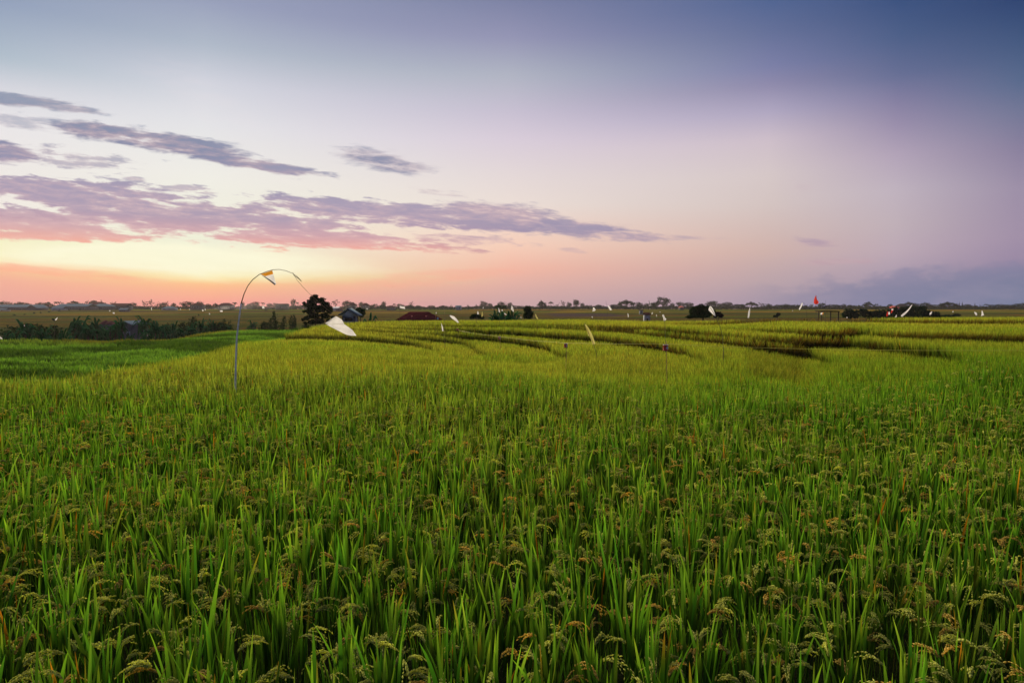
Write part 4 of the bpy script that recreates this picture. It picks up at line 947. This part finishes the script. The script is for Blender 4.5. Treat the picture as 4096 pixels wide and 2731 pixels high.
def flag(label, d, pole, sheets, m=None, r=.012, pm=None, cat='flag', name='bamboo_flag', group='flags on bamboo poles in the rice', anchor=None, seed=0):
    """pole: photo points top to bottom; sheets: list of (left edge, right edge, material)"""
    bu_, bv_ = pole[-1]; b0 = P(bu_, bv_, d); zg = gz(b0.x, d)
    o = empty(name, (b0.x, d, zg)); mb = MB()
    pts = [P(u, v, d) for u, v in pole]
    if pts[-1].z > zg: pts.append(Vector((b0.x + (pts[-1].x - pts[-2].x) * .2, d, zg - .15)))
    n = len(pts); loc = [p_ - o.location for p_ in pts]
    mb.tube(loc, [r * (.45 + .55 * i / (n - 1)) for i in range(n)], 6); mb.build('pole', pm or M_STICK, o)
    for i, (L_, R_, mm) in enumerate(sheets):
        cloth('cloth', L_, R_, d, mm, o, seed=seed + i * 7 + int(bu_))
    return tag(o, label, cat, group)
# the big bent pole in front
d = 12.7
pts_px = [(1206,1125.5),(1199,1117),(1188,1105),(1171,1094),(1144,1083),(1117.6,1077.7),(1091,1079),(1068,1086),(1037,1098),(1010.5,1118.6),(991,1143.5),(976,1176),(964.6,1214),(955,1283),(947,1352),(943.5,1440),(941.6,1540)]
b0 = P(941.6, 1540, d); zg = gz(b0.x, d); o = empty('bent_bamboo_pole', (b0.x, d, zg)); mb = MB()
pp = [P(u, v, d) - o.location for u, v in pts_px] + [Vector((0, 0, -.15))]
rad = [.006, .005, .004, .0045, .005, .0055, .006, .0065, .007, .0075, .008, .009, .011, .0135, .015, .0165, .018, .019]
upper = MB(); upper.tube(pp[:13], rad[:13], 8); upper.build('pole_tip', M_BAMBOOY, o, True)
mb.tube(pp[12:], rad[12:], 10)
for i in range(13, 18):
    for f in (.25, .75):
        q = pp[i - 1].lerp(pp[i], f) if i < 18 else pp[-1]; mb.tube([q - Vector((0, 0, .008)), q + Vector((0, 0, .008))], rad[i] * 1.14, 10)
mb.build('pole', M_BAMBOO, o, True)
tw = MB(); tw.tube([P(1171,1089,d) - o.location, P(1176,1102,d) - o.location, P(1192,1112,d) - o.location, P(1206,1126,d) - o.location], [.004, .006, .007, .003], 6); tw.build('binding', M_BAMBOOY, o)
st = MB(); st.tube([P(1173,1094,d) - o.location, P(1188,1120,d) - o.location, P(1212,1148,d) - o.location, P(1240,1177,d) - o.location, P(1290,1222,d) - o.location, P(1343,1265,d) - o.location], .0032, 5); st.build('cord', M_BAMBOOY, o)
cloth('pennant_band', [(1043,1097),(1060,1105)], [(1089,1081.5),(1093,1096)], d, M_ORANGE, o, wave=.1, nu=8, nv=4)
cloth('pennant', [(1060,1105.4),(1097,1138.5)], [(1093,1096.4),(1105.5,1137)], d, M_WHITE, o, wave=.25, nu=6, nv=10)
cloth('pennant_hem', [(1044,1099),(1080,1125),(1098,1140)], [(1059,1106),(1082,1120),(1104,1137)], d - .006, simple_mat('grey_hem', (.16, .15, .17), .8, .2, 9), o, wave=.1, nu=3, nv=8)
tag(o, 'tall bamboo pole bent into an arch with an orange and white pennant', 'flag pole')
# the white sheet hanging from its cord
top = P(1343, 1265, d); o = empty('white_sheet', top)
cloth('upper_sheet', [(1343,1264.8),(1318,1280),(1299.5,1293.5)], [(1346,1265),(1368,1278),(1377,1296)], d, M_WHITE, o, nu=10, nv=12, wave=.18, seed=3)
cloth('lower_sheet', [(1300,1294),(1318,1305),(1352,1322),(1388,1340),(1402,1342.6)], [(1377,1296.5),(1391,1306),(1408,1318),(1420,1334),(1426,1342.5)], d, M_WHITE, o, nu=10, nv=16, wave=.16, seed=5)
sm = MB(); sm.tube([P(1297,1291,d) - top, P(1312,1285,d) - top, P(1326,1279,d) - top], .004, 5); sm.tube([P(1300,1294,d) - top, P(1312,1296.5,d) - top], .005, 5); sm.build('spreader_stick', M_STICK, o)
tag(o, 'white plastic sheet hanging from the cord of the bent pole', 'kite cloth')

W_, Y_, R_m = M_WHITE, M_YELLOW, M_RED
flag('white curled streamer on a pole at the right of the dark red roof', 42, [(1793,1253),(1797,1262),(1790,1268),(1778,1276),(1776,1288),(1775,1330)], [([(1798,1262),(1806,1272),(1822,1284),(1832,1291)], [(1803,1260.5),(1818,1266),(1829,1278),(1836,1290)], W_)])
flag('tallest thin upright pole with a narrow white strip beside it', 37, [(1779,1238),(1779.5,1300),(1779,1398)], [([(1765,1292),(1767,1310),(1769,1324)], [(1766,1293),(1772,1310),(1774,1324)], W_)], r=.016, pm=M_BAMBOOY)
flag('thin bare pole with bent tip left of the tallest upright pole', 46, [(1745,1248),(1742,1256),(1742,1300),(1741,1340)], [([(1743,1249),(1744,1254)], [(1746,1249),(1747,1254)], W_)], r=.012, pm=M_BAMBOOY, cat='pole')
flag('short pole with a small blue rag in front of the red roof', 44, [(1751,1268),(1751,1310)], [([(1748,1270),(1748,1278)], [(1753,1270),(1754,1277)], cloth_mat('blue_rag', (.12, .25, .5), .2))], r=.011)
flag('short pole with pink cap at the left before the red roof', 50, [(1647,1262),(1647,1285)], [([(1644,1262),(1645,1266)], [(1650,1262),(1649,1266)], cloth_mat('pink_rag', (.5, .18, .2), .2))], r=.011)
flag('short pole with pink cap in the middle before the red roof', 50, [(1704.5,1262),(1704,1286)], [([(1701,1262),(1702,1266)], [(1708,1262),(1707,1266)], cloth_mat('pink_rag_too', (.5, .18, .2), .2))], r=.011)
flag('wide white cloth flying level on the skyline left of centre', 52, [(1599,1222),(1598.5,1245),(1598,1282)], [([(1599,1223),(1599,1232)], [(1609,1225),(1611,1234)], W_), ([(1609,1225),(1611,1234)], [(1618,1227),(1621,1236)], W_)], r=.012)
flag('white pennant over the round dark bush', 51, [(1911,1243),(1907,1258),(1906,1284)], [([(1910.5,1244),(1908.5,1254),(1911,1258)], [(1912,1244),(1914,1252),(1915,1256)], W_)], r=.011)
flag('yellow pennant right of the white one over the round dark bush', 51, [(1929,1245),(1930,1262),(1926,1284)], [([(1928,1246),(1927,1258),(1926,1267)], [(1929.5,1246),(1932,1258),(1930,1266)], Y_)], r=.011)
flag('tiny white pennant on the skyline above the round dark bush', 150, [(1933,1227),(1932,1236)], [([(1932,1228),(1931,1235)], [(1934,1228),(1933,1235)], W_)], r=.02)
flag('slender white pennant on the left of the banana clump', 50, [(1993,1230),(1996,1242),(1998,1284)], [([(1993,1232),(1994,1242),(1996,1250)], [(1995,1232),(1999,1242),(2000,1249)], W_)], r=.011)
flag('small white pennant above the middle of the banana clump', 54, [(2007,1236),(2010,1248),(2011,1284)], [([(2006.5,1237),(2007,1243)], [(2009,1237),(2012,1244)], W_)], r=.011)
flag('white rag slanting across the banana clump', 50, [(2016,1251),(2018,1262),(2020,1284)], [([(2016,1252),(2019,1257),(2026,1260)], [(2018,1252),(2024,1256),(2027,1259)], W_)], r=.010)
flag('large white pennant above the right end of the banana clump', 50, [(2046,1221),(2048,1232),(2053,1247),(2056,1284)], [([(2046,1223),(2044,1235),(2050,1245)], [(2048,1222),(2053,1234),(2055,1247)], W_)], r=.012)
flag('thin yellow green streamer between bush tree and flooded field', 45, [(2140,1255),(2146,1272),(2149,1290)], [([(2141,1257),(2143,1268),(2146,1274)], [(2143,1256),(2147,1266),(2154,1276)], Y_)], r=.011)
flag('tall twisted yellow green streamer standing in the middle terraces', 28, [(2337,1292),(2350,1325),(2366,1355),(2376,1384),(2385,1408)], [([(2339,1296),(2344,1314),(2352,1332),(2362,1352),(2372,1380)], [(2346,1300),(2356,1314),(2368,1336),(2376,1358),(2381,1374)], Y_), ([(2344,1306),(2349,1324),(2353,1344)], [(2349,1312),(2356,1328),(2359,1340)], Y_)], r=.014)
flag('white bent rag right of the dark flooded field on the skyline', 50, [(2371,1228),(2372,1240),(2385,1262),(2392,1284)], [([(2372,1229),(2371,1238),(2369,1246)], [(2378,1231),(2383,1240),(2376,1245)], W_)], r=.010)
flag('white strip hung from a leaning pole on the skyline', 49, [(2423,1200),(2425,1212),(2430,1228),(2428,1270),(2428,1284)], [([(2430,1224),(2437,1236),(2440,1241)], [(2434,1222),(2444,1232),(2448,1239)], W_)], r=.012)
flag('short white strip standing at the near edge of the far terraces', 50, [(2511,1252),(2513,1270),(2513,1284)], [([(2510,1253),(2511,1262),(2512,1269)], [(2512,1253),(2515,1262),(2514,1269)], W_)], r=.011)
flag('black and white narrow pennant hung high from an arching pole', 52, [(2623,1211),(2625,1219),(2608,1232),(2600,1242),(2596,1284)], [([(2595,1201),(2597,1212),(2598,1221)], [(2597,1203),(2600,1212),(2600,1221)], M_BLACKC), ([(2598.5,1204),(2598,1214),(2599,1222)], [(2600,1205),(2601,1214),(2601.5,1222)], W_)], r=.012)
flag('small white oval cloth near the field huts', 54, [(2612,1249),(2605,1262),(2600,1284)], [([(2608,1250),(2606.5,1254),(2607,1257)], [(2612,1249),(2611,1253),(2609,1257)], W_)], r=.010)
flag('tiny white rag on a crooked stick right of the field huts', 55, [(2630,1235),(2640,1250),(2640,1284)], [([(2637,1248),(2642,1250)], [(2642,1246),(2641,1249)], W_)], r=.008)
flag('white crumpled pennant on a slim pole in the centre terraces', 33, [(2653,1257),(2656,1270),(2660,1300),(2662,1356)], [([(2649,1260),(2653,1272),(2655,1283)], [(2655,1257),(2658,1266),(2662,1282)], W_), ([(2659,1268),(2658,1282)], [(2663,1275),(2667,1276)], W_)], r=.012)
flag('largest white pennant on a curved dark pole beside the thicket', 24.5, [(2838,1225),(2852,1248),(2862,1266),(2880,1305),(2890,1345),(2894,1402)], [([(2838,1225),(2833,1240),(2846,1252),(2860,1264)], [(2843,1224),(2853,1236),(2858,1250),(2863,1264)], W_)], r=.013)
flag('tall upright white banner right of the dark bush', 50, [(3001,1228),(2997,1250),(2993,1284)], [([(2998,1232),(2993,1250),(2990,1271)], [(3001,1229),(3000,1250),(2996,1271)], W_)], r=.012)
flag('white streamer blowing left from an arched pole on the skyline', 51, [(3210,1210),(3216,1212),(3222,1222),(3225,1245),(3228,1284)], [([(3208,1210),(3200,1225),(3195,1237)], [(3211,1213),(3207,1226),(3199,1240)], W_)], r=.012)
flag('bright red swallow shaped pennant highest on the right', 50, [(3264,1180),(3264.5,1215),(3264,1284)], [([(3263,1182),(3256,1198),(3255,1212),(3262,1218)], [(3265,1182),(3267,1196),(3275,1208),(3272,1215)], R_m)], r=.013)
flag('small black drooping canopy on a pole over the bamboo shelter', 66, [(3303,1200),(3302.5,1225),(3301,1284)], [([(3300,1223),(3291,1230)], [(3305,1223),(3310,1228)], M_BLACKC)], r=.018)
flag('white and yellow cloth hanging under the bamboo shelter', 70, [(3294,1247),(3294,1268)], [([(3284,1250),(3280,1258)], [(3290,1250),(3288,1258)], W_), ([(3290,1250),(3288,1258)], [(3294,1250),(3293,1258)], M_ORANGE)], r=.012)
flag('slim red pennant at the left of the high hedge', 62, [(3551,1245),(3549,1284)], [([(3549,1246),(3545,1265)], [(3552,1246),(3552,1264)], R_m)], r=.012)
flag('square white cloth beside the slim red pennant', 62, [(3560,1246),(3561,1284)], [([(3553,1248),(3553,1258)], [(3559,1247),(3560,1258)], W_)], r=.012)
flag('red rag with white top in front of the high hedge', 70, [(3570,1232),(3566,1284)], [([(3566,1235),(3565,1240)], [(3573,1235),(3573,1241)], W_), ([(3566,1241),(3563,1252)], [(3573,1241),(3567,1252)], R_m)], r=.014)
flag('short white pennant low at the foot of the high hedge', 52, [(3587,1257),(3584,1284)], [([(3586,1258),(3579,1270)], [(3587.5,1259),(3586,1268)], W_)], r=.010)
flag('longest white banner blown slanting down from its arched pole', 49, [(3650,1218),(3634,1248),(3640,1262),(3643,1284)], [([(3646,1220),(3630,1240),(3610,1256),(3603,1262)], [(3650,1218),(3640,1236),(3624,1254),(3608,1268)], W_)], r=.013)
flag('white pennant in front of the sinking dark hedge', 53, [(3729,1244),(3722,1262),(3720,1284)], [([(3727,1245),(3718,1253),(3719,1260)], [(3729,1245),(3727,1255),(3721,1260)], W_)], r=.010)
flag('small pale cloth on the fields right of the dark hedge', 62, [(3814,1243),(3805,1258),(3802,1284)], [([(3809,1245),(3810,1249)], [(3814,1244),(3815,1248)], W_)], r=.010)
flag('white wing shaped cloth left of the last banner', 54, [(3896,1247),(3903,1262),(3904,1284)], [([(3896,1248),(3900,1256),(3905,1262)], [(3899,1247),(3908,1252),(3909,1260)], W_)], r=.010)
flag('last white banner at the far right, flared at its foot', 54, [(3929,1241),(3926,1284)], [([(3926,1243),(3926,1256),(3924,1264)], [(3930,1242),(3933,1252),(3937,1260)], W_)], r=.012)
flag('dark blue and white cloth over the left valley', 60, [(226,1268),(219,1284),(216,1368)], [([(206,1273),(208,1279),(214,1283)], [(216,1274),(220,1277),(220,1283)], M_BLACKC), ([(220,1277),(220,1282)], [(231,1269),(226,1280)], W_)], r=.014)
flag('white board like cloth at the left edge above the yellow strip', 55, [(2,1340),(2,1370)], [([(-3,1344),(-2,1355)], [(8,1351),(11,1356)], W_)], r=.014, cat='flag')
flag('thin leaning stick left of the big banana thicket', 50, [(98,1300),(95,1340),(93,1380)], [([(96,1300),(96,1304)], [(99,1300),(99,1304)], W_)], r=.014, cat='stick')
FAR = [(439,1243,6,4,'far speck of white cloth left of the tiny blue hut'),(455,1252,8,5,'white rag on the far terraces below the tiny blue hut'),(606,1235,4,10,'small upright white banner under the open crowned trees'),(722,1236,3,6,'tiny white banner left of the smoke'),(758,1237,3,5,'second tiny white banner nearer to the smoke'),
 (811,1241,6,7,'round white cloth at the left foot of the smoke'),(821,1238,4,6,'narrow white cloth at the foot of the smoke'),(838,1255,5,5,'white rag on the terraces below the smoke'),(885,1244,12,6,'white windblown cloth below the smoke'),(1053,1229,10,10,'white leaf shaped cloth right of the bent pole on the skyline'),
 (1468,1235,5,5,'small cloth on the ridge right of the small hut'),(2084,1269,3,6,'little white strip left of the tall dark bush tree'),(2369,1268,4,5,'small white strip at the edge of the gold rice'),(2626,1262,3,8,'thin white strip on the far terraces near the huts'),(3170,1243,3,4,'tiny white speck on the fields left of the red pennant'),(3388,1270,5,5,'round white rag right of the bamboo shelter'),(3445,1264,4,3,'tiny white rag before the long low hedge')]
for u, v, w, h, lab in FAR:
    d = 300 if v < 1250 else (150 if v < 1265 else 56)
    flag(lab, d, [(u, v - h * .6), (u + 1, v + h)], [([(u - w / 2, v - h / 2), (u - w / 2 + 1, v + h / 2)], [(u + w / 2 - 1, v - h / 2), (u + w / 2, v + h / 2)], W_)], r=.02 if d > 100 else .011, group='small far flags in the fields')

# ---------------------------------------------------------------- red tins on sticks and the yellow string
def tin(label, uc, vt, vb, wpx, ub, vbase, d, emblem=True, stick_top=None):
    c = P(uc, vb, d); r = wpx / 2 * d / F; h = (vb - vt) * d / F; b0 = P(ub, vbase, d); zg = gz(b0.x, d)
    o = empty('red_tin_on_stick', (b0.x, d, zg)); L = Vector((c.x, d, c.z)) - o.location; n = 28
    # open tin with a wall thickness and rolled rims
    mb = MB(); prof = [(0, .0), (r * .96, 0), (r, h * .03), (r, h * .06), (r * .985, h * .08), (r * .985, h * .92), (r, h * .94), (r, h), (r * .93, h), (r * .93, h * .1), (0, h * .1)]
    vs = [(L.x + a * math.cos(6.2832 * k / n), L.y + a * math.sin(6.2832 * k / n), L.z + b_) for a, b_ in prof for k in range(n)]
    mb.add(vs, [(i * n + k, i * n + (k + 1) % n, (i + 1) * n + (k + 1) % n, (i + 1) * n + k) for i in range(len(prof) - 1) for k in range(n)])
    body = mb.build('tin', M_CAN, o)
    rm_ = MB(); rr = r * 1.03
    vs = [(L.x + a * math.cos(6.2832 * k / n), L.y + a * math.sin(6.2832 * k / n), L.z + b_) for a, b_ in ((rr, h * .955), (rr, h * 1.02), (r * .9, h * 1.02), (r * .9, h * .955)) for k in range(n)]
    rm_.add(vs, [(i * n + k, i * n + (k + 1) % n, ((i + 1) % 4) * n + (k + 1) % n, ((i + 1) % 4) * n + k) for i in range(4) for k in range(n)]); rm_.build('rim', M_CANW, o)
    def patch(a0, a1, z0, z1, rad, m, nm, oval=False):
        pm = MB(); na, nz_ = 10, 8; ids = {}; vs = []; fs = []
        for i in range(na + 1):
            for j in range(nz_ + 1):
                s = i / na * 2 - 1; t = j / nz_ * 2 - 1
                if oval: s, t = s * math.sqrt(1 - t * t / 2), t * math.sqrt(1 - s * s / 2)
                a = (a0 + a1) / 2 + (a1 - a0) / 2 * s; z_ = (z0 + z1) / 2 + (z1 - z0) / 2 * t
                vs.append((L.x + rad * math.cos(a), L.y + rad * math.sin(a), L.z + z_))
        for i in range(na):
            for j in range(nz_): k = i * (nz_ + 1) + j; fs.append((k, k + nz_ + 1, k + nz_ + 2, k + 1))
        pm.add(vs, fs); pm.build(nm, m, o)
    if emblem:
        A = -math.pi / 2 + .45
        patch(A - .55, A + .55, h * .25, h * .78, r * 1.004, M_CANW, 'emblem', True)
        patch(A - .36, A - .10, h * .38, h * .66, r * 1.012, M_CANB, 'emblem_mark', True)
        patch(A - .02, A + .34, h * .36, h * .52, r * 1.012, M_CANB, 'emblem_mark', True)
        patch(A + .02, A + .28, h * .56, h * .68, r * 1.012, M_CANB, 'emblem_mark', True)
        yl = M_ORANGE
        patch(A - 1.3, A - .85, h * .76, h * .82, r * 1.006, yl, 'print_line'); patch(A - 1.3, A - .9, h * .16, h * .21, r * 1.006, yl, 'print_line')
    sb = MB(); top = Vector((L.x + r * .55, L.y - r * 1.1 if False else L.y + r * 1.05, (P(uc, stick_top, d).z - zg) if stick_top else L.z + h * 1.15))
    sb.tube([top, Vector((L.x + r * .6, L.y + r * 1.06, L.z)), Vector((0, r * 1.06, .0)), Vector((0, r * 1.06, -.1))], [.008, .009, .011, .011], 6); sb.build('stick', M_BAMBOOY, o)
    return tag(o, label, 'tin on stick', 'red tins on sticks along the yellow string')
tin('nearest red tin with a round white emblem on its stick', 2662.5, 1379, 1402, 21, 2675, 1460, 18.3, True, 1367)
tin('second red tin with white sides, left of the twisted yellow streamer', 2263, 1374, 1390, 14, 2262, 1430, 23.5, True, 1372)
tin('small red tin at the bend of the middle rice bank', 1998, 1346, 1358, 10, 1999, 1380, 36, True, 1344)
tin('smallest and leftmost red tin on the upper terraces', 1830, 1314, 1321, 7, 1832, 1345, 44, False, 1313)
kn = [(1830, 1320, 44), (1900, 1334, 40), (1998, 1346, 36), (2120, 1361, 29), (2263, 1372, 23.5), (2460, 1375, 20.5), (2670, 1375.5, 18.5), (2900, 1387, 17), (3150, 1393.5, 16), (3450, 1400, 14.5), (3700, 1401.5, 13.6), (4120, 1402, 12.5), (4300, 1400, 12)]
sm = MB(); sm.tube([P(u, v, d) for u, v, d in kn], .0042, 5); so_ = sm.build('string', M_STRING)
tag(so_, 'long yellow string stretched low over the rice past the red tins', 'string')
# half hidden thin stick in the foreground rice
# birds
def bird(label, u, v, d, s):
    o = MB(); c = P(u, v, d)
    o.tube([c + Vector((0, -s * .5, 0)), c, c + Vector((0, s * .45, .02))], [s * .04, s * .11, s * .03], 6)
    for sg in (-1, 1):
        w0 = c + Vector((0, -s * .12, 0)); w1 = c + Vector((0, s * .15, 0)); m0 = c + Vector((sg * s * .5, -s * .1, s * .22)); m1 = c + Vector((sg * s * .5, s * .14, s * .2)); tp = c + Vector((sg * s * .95, s * .2, s * .05))
        o.add([w0, w1, m1, m0, tp], [(0, 1, 2, 3), (3, 2, 4)])
    return tag(o.build('bird', M_DARK), label, 'bird')
bird('small dark bird in the sky above the big tree and the hut', 1571, 1148, 90, .22)
bird('small dark bird in the pink sky right of centre low down', 1912, 1160, 80, .22)

# ---------------------------------------------------------------- smoke and haze
def vol_mat(name, dens, col, noise=None, aniso=0.3):
    m, b, p = mat(name); b.nt.nodes.remove(p); v = b.nt.nodes.new('ShaderNodeVolumePrincipled')
    v.inputs['Color'].default_value = (*col, 1); v.inputs['Density'].default_value = dens; v.inputs['Anisotropy'].default_value = aniso
    b.nt.links.new(v.outputs[0], b.nt.nodes['Material Output'].inputs['Volume']); return m, b, v
m, b, v = vol_mat('haze_air', .00014, (.86, .78, .82))
hz = MB(); hz.box((0, 290, 4), (1240, 700, 36)); ho = hz.build('haze', m); tag(ho, 'thin evening haze over the fields', 'haze', kind='stuff')

pl = [(826,1238,2.2),(850,1235,4),(890,1231,7),(950,1227,10),(1040,1223,13),(1140,1222,14),(1250,1224,13),(1360,1226,11),(1470,1230,6)]
d = 462; mb = MB(); n = 14; vs = []; fs = []
for i, (u, v_, r) in enumerate(pl):
    c = P(u, v_, d)
    for k in range(n):
        a = 2 * math.pi * k / n; q = r * d / F; lump = 1 + .16 * math.sin(3 * a + i * 1.7)
        vs.append((c.x, c.y + math.cos(a) * q * 2.2 * lump, c.z + math.sin(a) * q * lump))
for i in range(len(pl) - 1):
    for k in range(n): fs.append((i * n + k, i * n + (k + 1) % n, (i + 1) * n + (k + 1) % n, (i + 1) * n + k))
vs += [tuple(P(pl[0][0] - 2, pl[0][1], d)), tuple(P(pl[-1][0] + 10, pl[-1][1], d))]
for k in range(n): fs += [(len(vs) - 2, (k + 1) % n, k), (len(vs) - 1, (len(pl) - 1) * n + k, (len(pl) - 1) * n + (k + 1) % n)]
mb.add(vs, fs)
m, b, v = vol_mat('smoke_volume', .03, (.96, .92, .93))
tcn = b.nt.nodes.new('ShaderNodeTexCoord'); sp_ = b.nt.nodes.new('ShaderNodeSeparateXYZ'); b.nt.links.new(tcn.outputs['Generated'], sp_.inputs[0])
nn = b.noise(tcn.outputs['Object'], .13, 4, .65, 1.2)
dn = b.m('MULTIPLY', b.smooth(nn, .36, .66), b.m('ADD', .008, b.m('MULTIPLY', .10, b.m('POWER', b.m('SUBTRACT', 1.0, sp_.outputs[0], clamp=True), 5))))
b.nt.links.new(dn, v.inputs['Density'])
sk = mb.build('smoke', m); tag(sk, 'pale smoke drifting right from a fire in the far left fields', 'smoke', kind='stuff')
